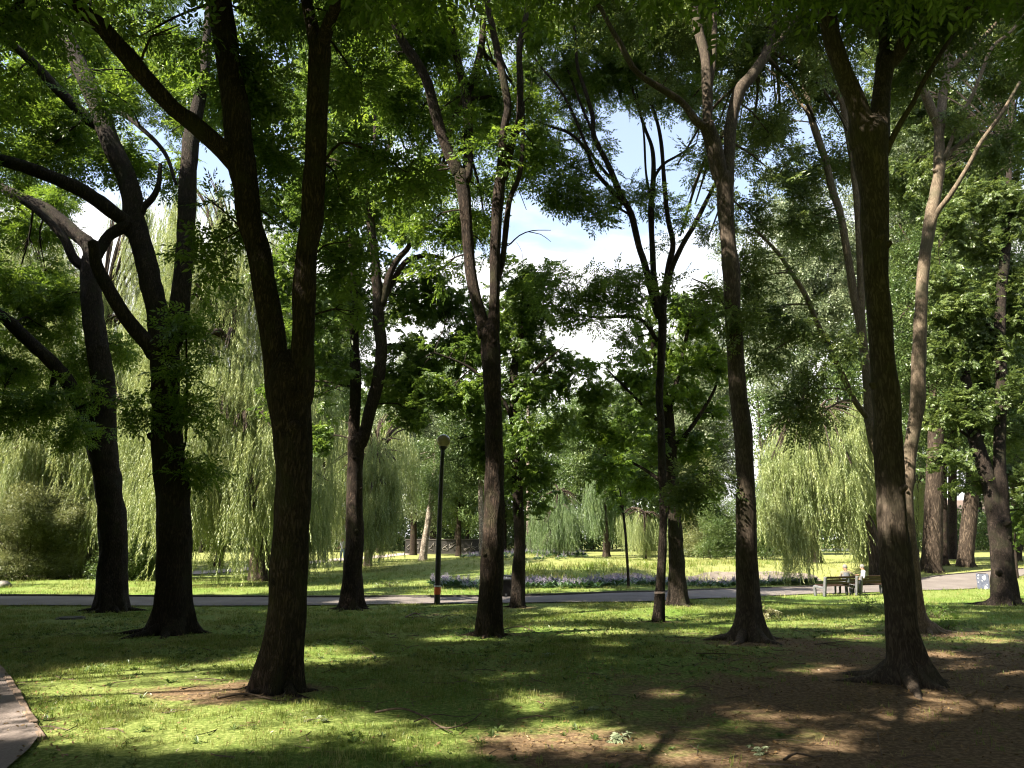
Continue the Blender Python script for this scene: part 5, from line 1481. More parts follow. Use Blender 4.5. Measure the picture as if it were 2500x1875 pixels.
def distant_wood():
    r = np.random.default_rng(91)
    P = []
    tr = MB()
    for k in range(95):
        px = r.uniform(-500, 3000); Y = r.uniform(84, 118)
        top = np.interp(px, [-500, 0, 600, 1000, 1200, 1300, 1480, 1600, 1750, 1900, 2200, 3000], [700, 780, 800, 830, 860, 910, 905, 830, 700, 560, 480, 450]) + r.uniform(0, 160)
        s = mpp(px, 1200, Y)
        c = at(px, (top + 1270) / 2, Y)
        rad = np.array([r.uniform(60, 95) * s, 60 * s, (1270 - top) / 2 * s])
        b = np.array([c[0], c[1], gz(c[0], c[1])])
        v, f = tube([b - [0, 0, .2], b * .5 + c * .5, c], [.28, .22, .12], 7, .8, .05, k)
        tr.add(v, f)
        m = 70
        d = r.normal(0, 1, (m, 3)); d /= np.linalg.norm(d, axis=1)[:, None]
        lumps = c + d * rad * (r.random(m) ** .35)[:, None]
        P.append(lumps)
    # undergrowth along the edge of the wood
    m = 2600
    px = r.uniform(-700, 3200, m); Y = r.uniform(96, 122, m)
    x = (px - 1250) / F * Y
    P.append(np.stack([x, Y, zg(x, Y) + r.uniform(0.6, 5.0, m)], 1))
    # the same wood goes on round both sides and behind the viewer
    for k in range(120):
        a = r.uniform(math.radians(47), math.radians(313)); d = r.uniform(44, 62)
        x, y = d * math.sin(a), d * math.cos(a)
        h = r.uniform(13, 18)
        b = np.array([x, y, gz(x, y)])
        c = b + np.array([0, 0, h * .55])
        v, f = tube([b - [0, 0, .2], b * .5 + c * .5, c], [.28, .22, .12], 6, 1.5, 0, k)
        tr.add(v, f)
        dd = r.normal(0, 1, (60, 3)); dd /= np.linalg.norm(dd, axis=1)[:, None]
        P.append(c + dd * np.array([4.2, 4.2, h * .45]) * (r.random(60) ** .4)[:, None])
        P.append(b + np.stack([r.normal(0, 2.5, 12), r.normal(0, 2.5, 12), r.uniform(.6, 3, 12)], 1))
    for k in range(46):  # nearer unseen trees, added to block sky light from behind and the sides
        a = r.uniform(math.radians(52), math.radians(300)); d = r.uniform(13, 38)
        if math.radians(185) < a < math.radians(318) and d < 30:
            d = r.uniform(31, 40)
        x, y = d * math.sin(a), d * math.cos(a)
        h = r.uniform(11, 16)
        b = np.array([x, y, gz(x, y)])
        c = b + np.array([0, 0, h * .6])
        v, f = tube([b - [0, 0, .2], b * .5 + c * .5, c], [.25, .2, .1], 6, 1.5, 0, k)
        tr.add(v, f)
        dd = r.normal(0, 1, (70, 3)); dd /= np.linalg.norm(dd, axis=1)[:, None]
        q = c + dd * np.array([3.6, 3.6, h * .36]) * (r.random(70) ** .4)[:, None]
        P.append(q[~in_view(q, 260)])
    P = np.concatenate(P)
    rot = np.stack([r.normal(0, .5, len(P)), r.normal(0, .5, len(P)), r.uniform(0, 6.28, len(P))], 1)
    o = scatter('distant_wood', P, rot, r.uniform(1.9, 3.2, len(P)), 'clump', M['wood_leaf'])
    setp(o, 'far belt of woodland closing the view behind the lawn, with unseen trees added round the viewer', 'wood', kind='stuff')
    t = tr.build('trunks', M['bark_dark'], o, smooth=True); t['kind'] = 'stuff'
distant_wood()

# ------------------------------------------------------------------ grass, litter
def frustum_points(n, y0, y1, r, pw=1.0):
    """random ground points over the visible wedge plus a margin for a step aside"""
    y = np.sqrt(r.uniform(y0 ** 2, y1 ** 2, n)) if pw == 1 else y0 + (y1 - y0) * r.random(n)
    x = r.uniform(-1, 1, n) * (0.74 * y + 2.2)
    return x, y

BED_FAR_C = None
def blocked(x, y):
    return inside(main_poly, x, y) | inside(back_poly, x, y) | inside(side_poly, x, y)

def grass():
    r = np.random.default_rng(5)
    X, Yv, S = [], [], []
    for n, y0, y1, s0, s1 in [(40000, 4.6, 15, .36, .78), (26000, 15, 27, .6, 1.1), (22000, 27, 60, 1.0, 1.8)]:
        x, y = frustum_points(n, y0, y1, r)
        b = bare_mask(x, y)
        patch = fnoise(x, y, 1.1, 8)
        keep = ~blocked(x, y) & (r.random(n) < np.clip(1.15 - 2.5 * b - 0.75 * ss(0.5, 0.38, patch), 0.03, 1))
        x, y, patch = x[keep], y[keep], patch[keep]
        X.append(x); Yv.append(y); S.append(r.uniform(s0, s1, len(x)) * (0.65 + 0.8 * patch))
    x = np.concatenate(X); y = np.concatenate(Yv); S = np.concatenate(S)
    # long rough grass on the bank of the dry pond
    u = y - np.interp(x, BX, BY) - 1.6
    S = S * (1 + 1.6 * ((u > 2.5) & (u < 10) & (x > 0) & (x < 18)))
    P = np.stack([x, y, zg(x, y)], 1)
    # lying under the lining slabs
    rot = np.stack([r.normal(0, .12, len(P)), r.normal(0, .12, len(P)), r.uniform(0, 6.28, len(P))], 1)
    k = ~(((u > 4.3) & (u < 7.0)) & (((x > 4.9) & (x < 7.7)) | ((x > 9.2) & (x < 19.0))) & (r.random(len(x)) < .62))
    P, rot, S = P[k], rot[k], S[k]
    o = scatter('grass', P, rot, S, 'tuft', M['grass'])
    setp(o, 'patchy mown grass of the park lawn', 'grass', kind='stuff')
M['grass'] = leaf_mat('grass', (0.04, 0.09, 0.010), (0.115, 0.175, 0.024), (0.40, 0.36, 0.15), 0.35, gloss=0.02)
M['litter'] = leaf_mat('litter', (0.06, 0.034, 0.016), (0.16, 0.10, 0.045), (0.34, 0.24, 0.12), 0.12, gloss=0.03)
M['twig'] = plain_mat('twig', (0.05, 0.035, 0.025), (0.14, 0.10, 0.07), 20)
grass()

def litter():
    r = np.random.default_rng(6)
    x, y = frustum_points(46000, 4.6, 18, r)
    b = bare_mask(x, y)
    q, _ = project(np.stack([x, y, zg(x, y)], 1))
    kerb = np.exp(-(((q[:, 0] - 110) / 90) ** 2 + ((q[:, 1] - 1790) / 90) ** 2))
    keep = r.random(len(x)) < np.clip(0.10 + 0.9 * b + 0.9 * kerb, 0, 1)
    keep &= ~inside(side_poly, x, y) | (r.random(len(x)) < 0.25)
    x, y = x[keep], y[keep]
    z = zg(x, y) + np.where(inside(side_poly, x, y), 0.034, 0.008)
    rot = np.stack([r.normal(0, .3, len(x)), r.normal(0, .3, len(x)), r.uniform(0, 6.28, len(x))], 1)
    o = scatter('leaf_litter', np.stack([x, y, z], 1), rot, r.uniform(.30, .85, len(x)), 'litter', M['litter'])
    setp(o, 'dry brown leaves strewn over the bare soil', 'leaf litter', kind='stuff')
    n = 700
    x, y = frustum_points(n, 4.8, 16, r)
    k = ~blocked(x, y); x, y = x[k], y[k]
    rot = np.stack([np.zeros(len(x)), r.normal(0, .05, len(x)), r.uniform(0, 6.28, len(x))], 1)
    o = scatter('twig_litter', np.stack([x, y, zg(x, y)], 1), rot, r.uniform(.6, 1.6, len(x)), 'twig', M['twig'])
    setp(o, 'short broken twigs scattered in the grass', 'twigs', kind='stuff')
litter()

def rosette(seed):
    r = random.Random(seed); V, Fc = [], []
    for k in range(9):
        a = r.uniform(0, 6.28); d = np.array([math.cos(a), math.sin(a), r.uniform(.15, .9)])
        put_leaf(V, Fc, np.array([0, 0, .0]), d, np.array([-d[0], -d[1], 1.4]), r.uniform(.05, .11), .034, wide=.62)
    return proto('weed_rosette', V, Fc)
PROTO['rosette'] = [rosette(s) for s in (31, 32, 33)]
def lawn_weeds():
    r = np.random.default_rng(66)
    x, y = frustum_points(9000, 4.7, 22, r)
    k = ~blocked(x, y) & (r.random(len(x)) < np.clip(ss(.42, .62, fnoise(x, y, 1.9, 14)) + .08, 0, 1)) & (bare_mask(x, y) < .62)
    x, y = x[k], y[k]
    rot = np.stack([r.normal(0, .15, len(x)), r.normal(0, .15, len(x)), r.uniform(0, 6.28, len(x))], 1)
    o = scatter('lawn_weeds', np.stack([x, y, zg(x, y)], 1), rot, r.uniform(.35, .85, len(x)), 'rosette', M['wood_leaf'])
    setp(o, 'broad-leaved weeds and clover among the grass', 'weeds', kind='stuff')
lawn_weeds()

# ------------------------------------------------------------------ sapling, tape, weeds
h13 = hit(1534, 1436)
TREE_BASE['T13'] = (h13[0], h13[1], 0.3)
fg_tree('T13', 'young_tree', 'thin sapling stem rising from the lilac flower strip', M['bark_dark'], M['ash_leaf'], [
    ([(1534, 1437), (1533, 1400), (1530, 1348), (1525, 1280), (1518, 1230), (1510, 1170)], [8, 7, 6.5, 6, 5, 3]),
    ([(1520, 1250), (1500, 1200), (1480, 1180)], [3, 2, 1]), ([(1520, 1240), (1545, 1190), (1555, 1170)], [3, 2, 1])],
    [(1490, 1175, 26, 24, 0), (1530, 1150, 30, 26, 0), (1550, 1190, 24, 22, 0), (1510, 1210, 24, 20, 0)], proto_key='palm', group='young trees', dens=5, top=False, seed=13, lobes_root=0, roots=0)
h14 = hit(2484, 1412)
TREE_BASE['T14'] = (h14[0], h14[1], 0.3)
fg_tree('T14', 'young_tree', 'thin dark sapling with a pale guard at the right edge', M['bark_dark'], M['ash_leaf_dark'], [
    ([(2484, 1414), (2483, 1395), (2480, 1360), (2478, 1320), (2478, 1280)], [7, 6, 6, 5, 3])],
    [(2470, 1290, 26, 20, 0), (2490, 1310, 24, 20, 0), (2478, 1260, 26, 20, 0)], proto_key='palm', group='young trees', dens=5, top=False, seed=14, lobes_root=0, roots=0)

M['tape'] = plain_mat('tape', (0.20, 0.15, 0.13), (0.28, 0.22, 0.195), 30, 0.6, 0.1)
M['black_metal'] = plain_mat('black_metal', (0.010, 0.010, 0.010), (0.024, 0.024, 0.022), 12, 0.5, 0.1, 0.5)
M['orange'] = plain_mat('orange', (0.55, 0.10, 0.03), (0.70, 0.16, 0.05), 10, 0.6, 0.05)
M['white_paint'] = plain_mat('white_paint', (0.42, 0.42, 0.41), (0.58, 0.58, 0.57), 12, 0.7, 0.1)
M['globe'] = plain_mat('globe', (0.34, 0.28, 0.17), (0.42, 0.35, 0.22), 3, 0.25, 0.0, 0.5)
M['concrete'] = plain_mat('concrete', (0.075, 0.078, 0.084), (0.14, 0.142, 0.148), 7, 0.9, 0.3)
M['dark_wood'] = plain_mat('dark_wood', (0.028, 0.014, 0.010), (0.060, 0.030, 0.020), 6, 0.6, 0.2, 0.4)
M['bin_dark'] = plain_mat('bin_dark', (0.008, 0.008, 0.008), (0.018, 0.017, 0.016), 8, 0.7, 0.15)
M['bin_blue'] = plain_mat('bin_blue', (0.055, 0.065, 0.10), (0.12, 0.13, 0.18), 9, 0.85, 0.3)
M['skin'] = plain_mat('skin', (0.30, 0.17, 0.115), (0.36, 0.21, 0.145), 10, 0.6, 0.0)
M['grey_hair'] = plain_mat('grey_hair', (0.11, 0.105, 0.10), (0.19, 0.185, 0.18), 40, 0.9, 0.3)
M['brown_hair'] = plain_mat('brown_hair', (0.05, 0.03, 0.02), (0.10, 0.06, 0.04), 40, 0.9, 0.3)
M['khaki'] = plain_mat('khaki', (0.15, 0.125, 0.085), (0.21, 0.18, 0.13), 10, 0.9, 0.15)
M['grey_vest'] = plain_mat('grey_vest', (0.09, 0.095, 0.11), (0.14, 0.145, 0.165), 10, 0.9, 0.15)
M['white_shirt'] = plain_mat('white_shirt', (0.26, 0.26, 0.31), (0.34, 0.34, 0.39), 10, 0.9, 0.1)
M['jeans'] = plain_mat('jeans', (0.05, 0.085, 0.16), (0.09, 0.14, 0.24), 14, 0.9, 0.1)
M['dark_trousers'] = plain_mat('dark_trousers', (0.03, 0.03, 0.035), (0.06, 0.06, 0.065), 10, 0.9, 0.1)
M['stone'] = plain_mat('stone', (0.12, 0.11, 0.10), (0.24, 0.22, 0.20), 5, 0.9, 0.5)
M['cast_iron'] = plain_mat('cast_iron', (0.02, 0.02, 0.02), (0.05, 0.045, 0.04), 18, 0.8, 0.3)
M['hosta_leaf'] = leaf_mat('hosta_leaf', (0.02, 0.05, 0.018), (0.045, 0.10, 0.035), (0.11, 0.18, 0.07), 0.3, gloss=0.08)
M['lilac'] = leaf_mat('lilac', (0.17, 0.14, 0.21), (0.26, 0.22, 0.31), (0.40, 0.35, 0.44), 0.3, gloss=0.02)
M['white_flower'] = leaf_mat('white_flower', (0.5, 0.5, 0.45), (0.68, 0.68, 0.64), (0.8, 0.8, 0.78), 0.25, gloss=0.02)

t7 = [o for o in scene.objects if o.get('label', '').startswith('thin trunk with a pale tape')][0]
b7 = np.array(t7.location)
p = at(1611, 1447, b7[1])
rr = 24 / 2 * mpp(1611, 1447, b7[1])
v, f = tube([p - [0, 0, .02], p, p + [0, 0, .02]], [rr * 1.1] * 3, 18, .02, 0.02, 3)
mesh_obj('tape_band', v, f, M['tape'], t7, origin=b7)

def weed(px, py, label, rad, hgt, n, mat, key='ash', sc=.5):
    r = np.random.default_rng(int(px))
    b = hit(px, py)
    root = thing('weed', label, 'plant', b, 'low weeds')
    st = MB()
    P = []
    for k in range(n):
        e = b + np.array([r.normal(0, rad), r.normal(0, rad), r.uniform(.3, 1) * hgt])
        v, f = tube([b + [r.normal(0, .04), r.normal(0, .04), -.02], (b + e) / 2 + [0, 0, .03], e], [.006, .004, .002], 4, .3, 0, k)
        st.add(v, f)
        P.append(e)
    o = st.build('stems', M['twig'], root, smooth=True, origin=b); o['kind'] = 'stuff'
    P = np.array(P)
    scatter('leaves', P, spray_rot(n, r), r.uniform(.7, 1.2, n) * sc, key, mat, root, b)
weed(2118, 1497, 'bushy weed in the grass left of the large grey trunk', .16, .35, 26, M['ash_leaf_olive'])
weed(2285, 1510, 'dark weed patch right of the pale tan stem', .22, .25, 34, M['ash_leaf_dark'])
weed(2310, 1540, 'low weed in front of the dark patch by the tan stem', .2, .18, 20, M['ash_leaf_dark'])
weed(955, 1432, 'lit leafy weed on the lawn left of the lamp', .3, .25, 20, M['ash_leaf_olive'])
weed(1870, 1512, 'dry grass tussock at the right of the flared trunk', .12, .4, 14, M['pale_shrub_leaf'])

# ------------------------------------------------------------------ globe lamp
def lamp():
    b = hit(1067, 1476)
    Y = b[1]
    root = thing('park_lamp', 'black post lamp with pale globe and orange band beside the path', 'lamp', b)
    px = [(1067, 1478), (1068, 1440), (1071, 1330), (1076, 1200), (1081, 1095)]
    P, R = trace(px, [16, 14, 13, 11, 9], Y)
    P[0][2] = b[2] - .1
    v, f = tube(P, R, 14, .3, 0.0, 1)
    mesh_obj('post', v, f, M['black_metal'], root, origin=b)
    for (a, c, m, nm, k) in [((1068, 1451), (1068.4, 1431), 'orange', 'warning_band', 1.12), ((1068.4, 1433), (1068.5, 1430), 'white_paint', 'white_line', 1.17)]:
        p0, p1 = at(*a, Y), at(*c, Y)
        w = 14.6 / 2 * mpp(*a, Y) * k
        v, f = tube([p0, (p0 + p1) / 2, p1], [w] * 3, 16, .1, 0, 2)
        mesh_obj(nm, v, f, M[m], root, origin=b)
    gc = at(1083, 1077, Y); gr = 16.5 * mpp(1083, 1077, Y)
    v, f = tube([at(1081.5, 1098, Y), at(1081.8, 1094, Y), at(1082, 1090, Y)], [gr * .35, gr * .55, gr * .62], 16, .05, 0, 3)
    mesh_obj('globe_holder', v, f, M['black_metal'], root, origin=b)
    V, Fc = [], []
    n1, n2 = 20, 28
    for i in range(n1 + 1):
        th = math.pi * i / n1
        for k in range(n2):
            ph = 2 * math.pi * k / n2
            V.append(gc + gr * np.array([math.sin(th) * math.cos(ph), math.sin(th) * math.sin(ph), math.cos(th)]))
    for i in range(n1):
        for k in range(n2):
            k2 = (k + 1) % n2
            Fc.append([i * n2 + k, (i + 1) * n2 + k, (i + 1) * n2 + k2, i * n2 + k2])
    mesh_obj('globe', V, Fc, M['globe'], root, origin=b)
lamp()

# ------------------------------------------------------------------ litter bins
def bin_dark():
    b = hit(1238, 1457)
    s = mpp(1238, 1440, b[1])
    w, d, h = 38 * s, 38 * s, 52 * s
    root = thing('litter_bin', 'black square litter bin with open hood on the far path edge', 'bin', b, rotz=0.12)
    m = MB(); m.box((0, 0, h * .38), (w, d, h * .76), taper=1.04); m.build('body', M['bin_dark'], root, bevel=.01)
    for sx in (-1, 1):
        for sy in (-1, 1):
            m = MB(); m.box((sx * w * .46, sy * d * .46, h * .84), (.035, .035, h * .18)); m.build('hood_post', M['bin_dark'], root)
    m = MB(); m.box((0, 0, h * .955), (w * 1.1, d * 1.1, h * .05), rot=Matrix.Rotation(.10, 3, 'Y')); m.build('hood', M['black_metal'], root, bevel=.006)
    m = MB(); m.box((0, 0, h * .765), (w * 1.06, d * 1.06, .025)); m.build('rim', M['black_metal'], root)
    m = MB(); m.box((-w * .12, -d * .512, h * .12), (w * .14, .006, h * .10)); m.build('sticker', M['concrete'], root)
bin_dark()

def bin_painted():
    b = hit(2402, 1438)
    s = mpp(2402, 1420, b[1])
    w, h = 26 * s, 36 * s
    root = thing('litter_bin', 'grey-blue concrete litter bin with white paint splashes and dark side', 'bin', b, rotz=-0.55)
    m = MB(); m.box((0, 0, h * .5), (w, w * .9, h), taper=.99); m.build('body', M['bin_blue'], root, bevel=.012)
    m = MB(); m.box((w * .507, 0, h * .48), (.012, w * .8, h * .86)); m.build('side_panel', M['bin_dark'], root)
    m = MB(); m.box((0, 0, h * 1.008), (w * .7, w * .62, .02)); m.build('opening', M['bin_dark'], root)
    r = random.Random(5)
    for (cx, cz, a) in [(.12, .74, .17), (.2, .84, .1), (-.3, .9, .08), (.18, .10, .15), (-.38, .45, .05), (-.05, .55, .05), (.3, .3, .04), (-.36, .7, .06)]:
        V = [[cx * w + a * w * math.cos(t) * r.uniform(.6, 1.2), -w * .451 - .004, cz * h + a * h * .8 * math.sin(t) * r.uniform(.6, 1.3)] for t in np.linspace(0, 6.28, 13)[:-1]]
        mesh_obj('paint_splash', V, [list(range(12))[::-1]], M['white_paint'], root, smooth=False)
bin_painted()

# ------------------------------------------------------------------ people
def skin_body(name, parent, joints, bones, radii, region, mats, loc=(0, 0, 0)):
    """one continuous skinned body; faces take the material of the nearest bone"""
    names = list(joints)
    idx = {n: i for i, n in enumerate(names)}
    me = bpy.data.meshes.new(name)
    me.from_pydata([list(joints[n]) for n in names], [(idx[a], idx[b]) for a, b in bones], [])
    ob = bpy.data.objects.new(name, me)
    COL.objects.link(ob)
    sk = ob.modifiers.new('skin', 'SKIN')
    for i, n in enumerate(names):
        q = me.skin_vertices[0].data[i]
        rd = radii[n]
        q.radius = rd if isinstance(rd, tuple) else (rd, rd)
        q.use_root = (n == 'pelvis')
    su = ob.modifiers.new('sub', 'SUBSURF'); su.levels = 2; su.render_levels = 2
    dg = bpy.context.evaluated_depsgraph_get()
    dg.update()
    m2 = bpy.data.meshes.new_from_object(ob.evaluated_get(dg))
    ob.modifiers.clear()
    ob.data = m2
    m2.materials.clear()
    for q in mats:
        m2.materials.append(q)
    segs = [(np.array(joints[a]), np.array(joints[b]), region[(a, b)]) for a, b in bones]
    for pl in m2.polygons:
        c = np.array(pl.center)
        best, bi = 1e9, 0
        for a, b, ri in segs:
            d = b - a
            t = np.clip(np.dot(c - a, d) / (np.dot(d, d) + 1e-9), 0, 1)
            dd = np.linalg.norm(c - a - d * t)
            if dd < best:
                best, bi = dd, ri
        pl.material_index = bi
        pl.use_smooth = True
    ob.parent = parent
    ob.location = loc
    return ob

def hair_cap(parent, c, r, mat, back=True, name='hair'):
    V, Fc = [], []
    n1, n2 = 9, 16
    for i in range(n1 + 1):
        th = 1.9 * i / n1
        for k in range(n2):
            ph = 2 * math.pi * k / n2
            cut = 1.0 if math.sin(ph) < 0.25 else 0.72      # higher over the face
            t = th * cut
            w = 1 + 0.03 * math.sin(5 * ph + 3 * th)
            V.append([c[0] + r * 0.98 * w * math.sin(t) * math.cos(ph), c[1] + r * 1.08 * w * math.sin(t) * math.sin(ph), c[2] + r * 1.1 * math.cos(t)])
    for i in range(n1):
        for k in range(n2):
            k2 = (k + 1) % n2
            Fc.append([i * n2 + k, (i + 1) * n2 + k, (i + 1) * n2 + k2, i * n2 + k2])
    return mesh_obj(name, V, Fc, mat, parent)

BONES = [('pelvis', 'waist'), ('waist', 'chest'), ('chest', 'neck'), ('neck', 'jaw'), ('jaw', 'head'), ('head', 'crown'), ('jaw', 'nose'),
         ('chest', 'sh_l'), ('sh_l', 'el_l'), ('el_l', 'wr_l'), ('wr_l', 'ha_l'), ('chest', 'sh_r'), ('sh_r', 'el_r'), ('el_r', 'wr_r'), ('wr_r', 'ha_r'),
         ('pelvis', 'hip_l'), ('hip_l', 'kn_l'), ('kn_l', 'an_l'), ('an_l', 'to_l'), ('pelvis', 'hip_r'), ('hip_r', 'kn_r'), ('kn_r', 'an_r'), ('an_r', 'to_r')]
RAD = {'pelvis': (.15, .12), 'waist': (.145, .12), 'chest': (.16, .12), 'neck': .055, 'jaw': .07, 'head': (.082, .095), 'crown': .06, 'nose': .016,
       'sh_l': .07, 'el_l': .048, 'wr_l': .032, 'ha_l': .034, 'sh_r': .07, 'el_r': .048, 'wr_r': .032, 'ha_r': .034,
       'hip_l': .095, 'kn_l': .065, 'an_l': .045, 'to_l': .04, 'hip_r': .095, 'kn_r': .065, 'an_r': .045, 'to_r': .04}
def regions(short=True):
    R = {}
    for a, b in BONES:
        k = 1
        if b in ('jaw', 'head', 'crown', 'nose', 'ha_l', 'ha_r', 'wr_l', 'wr_r'): k = 0
        if b in ('hip_l', 'hip_r', 'kn_l', 'kn_r', 'an_l', 'an_r'): k = 2
        if b in ('to_l', 'to_r'): k = 3
        if (a, b) == ('chest', 'neck'): k = 1
        if not short and b in ('wr_l', 'wr_r'): k = 1
        R[(a, b)] = k
    return R

def seated(label, parent_loc, rotz, shirt, hair, turn, arm_r=None, vest=None, lean=0.0, group='men on the benches'):
    root = thing('person', label, 'person', parent_loc, group, rotz)
    c, s_ = math.cos(turn), math.sin(turn)
    def T(x, y):        # turn of the upper body about the spine
        return (c * x - s_ * y, s_ * x + c * y)
    J = {'pelvis': (0, .10, .56), 'waist': (0, .05, .72), 'chest': (lean * .6, .02, .95), 'neck': (lean, .03, 1.10), 'jaw': (lean, .06, 1.18), 'head': (lean, .06, 1.27), 'crown': (lean, .04, 1.33)}
    nx, ny = T(0, .10); J['nose'] = (lean + nx, .06 + ny, 1.235)
    for sd, k in ((-1, 'l'), (1, 'r')):
        x, y = T(sd * .19, 0)
        J['sh_' + k] = (lean * .8 + x, .02 + y, 1.03)
        x, y = T(sd * .27, .04); J['el_' + k] = (lean * .7 + x, .02 + y, .77)
        x, y = T(sd * .20, .27); J['wr_' + k] = (x, .05 + y, .69)
        x, y = T(sd * .16, .36); J['ha_' + k] = (x, .05 + y, .66)
        J['hip_' + k] = (sd * .10, .16, .54); J['kn_' + k] = (sd * .14, .56, .52); J['an_' + k] = (sd * .14, .58, .09); J['to_' + k] = (sd * .15, .76, .045)
    if arm_r:
        for k2, pz in arm_r.items():
            J[k2] = pz
    skin_body('body', root, J, BONES, RAD, regions(), [M['skin'], shirt, M['dark_trousers'], M['black_metal']])
    hair_cap(root, (lean, .055, 1.265), .103, hair)
    # ears
    for sd in (-1, 1):
        x, y = T(sd * .092, -.005)
        m = MB(); m.box((lean + x, .06 + y, 1.235), (.018, .04, .06)); o = m.build('ear', M['skin'], root, bevel=.008)
    if vest is not None:
        V, Fc = [], []
        n = 16
        for i, (z, rx, ry) in enumerate([(.60, .175, .15), (.75, .172, .148), (.92, .19, .15), (1.03, .17, .13)]):
            for k in range(n):
                a = 2 * math.pi * k / n
                x, y = T(rx * math.cos(a), ry * math.sin(a))
                V.append([lean * (z - .6) + x, .045 + y, z])
        for i in range(3):
            for k in range(n):
                k2 = (k + 1) % n
                Fc.append([i * n + k, i * n + k2, (i + 1) * n + k2, (i + 1) * n + k])
        mesh_obj('vest', V, Fc, vest, root)
    return root

# ------------------------------------------------------------------ benches
FWD = math.radians(112)                    # direction the benches face
BROT = FWD - math.pi / 2
def bench(label, loc, L=1.85):
    root = thing('park_bench', label, 'bench', loc, 'benches by the path', BROT)
    for x in (0.0, L):
        m = MB()
        m.box((x, -.05, .42), (.10, .13, .86), rot=Matrix.Rotation(.16, 3, 'X'))
        m.box((x, .28, .385), (.10, .62, .11), rot=Matrix.Rotation(.10, 3, 'X'))
        m.box((x, .56, .20), (.10, .12, .44), rot=Matrix.Rotation(-.05, 3, 'X'))
        m.build('concrete_frame', M['concrete'], root, bevel=.025)
    for k, z in enumerate((.56, .68, .80)):
        m = MB(); m.box((L / 2, -.03 - .16 * (z - .42) + .055, z), (L - .09, .035, .098), rot=Matrix.Rotation(.16, 3, 'X')); m.build('back_slat', M['dark_wood'], root, bevel=.006)
    for k, y in enumerate((.14, .27, .40, .53)):
        m = MB(); m.box((L / 2, y, .452 + .10 * (y - .28)), (L - .09, .105, .035)); m.build('seat_slat', M['dark_wood'], root, bevel=.006)
    return root
def bpt(b, x, y):
    c, s_ = math.cos(BROT), math.sin(BROT)
    q = (b[0] + c * x - s_ * y, b[1] + s_ * x + c * y)
    return (q[0], q[1])
b1 = hit(2014, 1457)
ax = np.array([math.cos(BROT), math.sin(BROT), 0])
bb = np.array([b1[0], b1[1], b1[2] + .005])
bench('dark slatted bench with concrete ends, nearer of the two by the path', bb)
q = bpt(bb, 2.1, 0.0)
bb2 = np.array([q[0], q[1], gz(*q) + .005])
bench('farther dark slatted bench, partly behind the large grey trunk', bb2)
q = bpt(bb, 1.40, .06)
seated('man with grey cap in khaki shirt sitting on the nearer bench', (q[0], q[1], bb[2] - .02), BROT, M['khaki'], M['grey_hair'], -0.5, vest=M['grey_vest'], lean=.02,
       arm_r={'sh_r': (.17, -.05, 1.03), 'el_r': (.40, -.08, .88), 'wr_r': (.60, -.08, .90), 'ha_r': (.68, -.07, .90)})
q = bpt(bb2, .38, .06)
seated('grey-haired man in white shirt on the farther bench, head turned left', (q[0], q[1], bb2[2] - .02), BROT, M['white_shirt'], M['grey_hair'], 0.9, vest=None, lean=-.03)

def standing(label, px, py, Y, rotz, shirt, trousers, hair, hgt=1.72, group='people on the far path'):
    p = at(px, py, Y)
    z = gz(p[0], p[1])
    root = thing('person', label, 'person', (p[0], p[1], z + .03), group, rotz)
    k = hgt / 1.72
    J = {'pelvis': (0, 0, .92), 'waist': (0, 0, 1.08), 'chest': (0, .01, 1.30), 'neck': (0, .02, 1.45), 'jaw': (0, .05, 1.53), 'head': (0, .05, 1.62), 'crown': (0, .03, 1.68), 'nose': (0, .15, 1.58)}
    for sd, s in ((-1, 'l'), (1, 'r')):
        J['sh_' + s] = (sd * .19, 0, 1.38); J['el_' + s] = (sd * .24, .03, 1.10); J['wr_' + s] = (sd * .22, .20, .98); J['ha_' + s] = (sd * .20, .28, .97)
        J['hip_' + s] = (sd * .10, 0, .88); J['kn_' + s] = (sd * .11, .04 * sd + .02, .48); J['an_' + s] = (sd * .11, .05 * sd - .02, .08); J['to_' + s] = (sd * .12, .05 * sd + .13, .04)
    J = {a: tuple(v * k for v in b) for a, b in J.items()}
    skin_body('body', root, J, BONES, RAD, regions(), [M['skin'], shirt, trousers, M['dark_trousers']])
    hair_cap(root, (0, .045 * k, 1.605 * k), .104, hair)
standing('person in white top and blue jeans walking on the far path', 836, 1370, 52.5, 2.6, M['white_shirt'], M['jeans'], M['brown_hair'])
standing('person in white top behind the hanging willow strands', 796, 1371, 53.5, 1.4, M['white_shirt'], M['dark_trousers'], M['brown_hair'])

def far_sitter():
    p = at(1743, 1344, 100)
    root = thing('person', 'tiny seated figure beside the white flower strip far away', 'person', (p[0], p[1], gz(p[0], p[1])))
    J = {'pelvis': (0, 0, .14), 'waist': (0, -.04, .30), 'chest': (0, -.02, .52), 'neck': (0, .02, .68), 'jaw': (0, .05, .76), 'head': (0, .05, .85), 'crown': (0, .03, .91), 'nose': (0, .15, .81)}
    for sd, s in ((-1, 'l'), (1, 'r')):
        J['sh_' + s] = (sd * .19, 0, .60); J['el_' + s] = (sd * .25, .10, .38); J['wr_' + s] = (sd * .16, .30, .40); J['ha_' + s] = (sd * .10, .36, .42)
        J['hip_' + s] = (sd * .10, .05, .13); J['kn_' + s] = (sd * .15, .42, .40); J['an_' + s] = (sd * .13, .60, .07); J['to_' + s] = (sd * .13, .78, .05)
    skin_body('body', root, J, BONES, RAD, regions(), [M['skin'], M['khaki'], M['dark_trousers'], M['dark_trousers']])
    hair_cap(root, (0, .045, .835), .104, M['grey_hair'])
far_sitter()

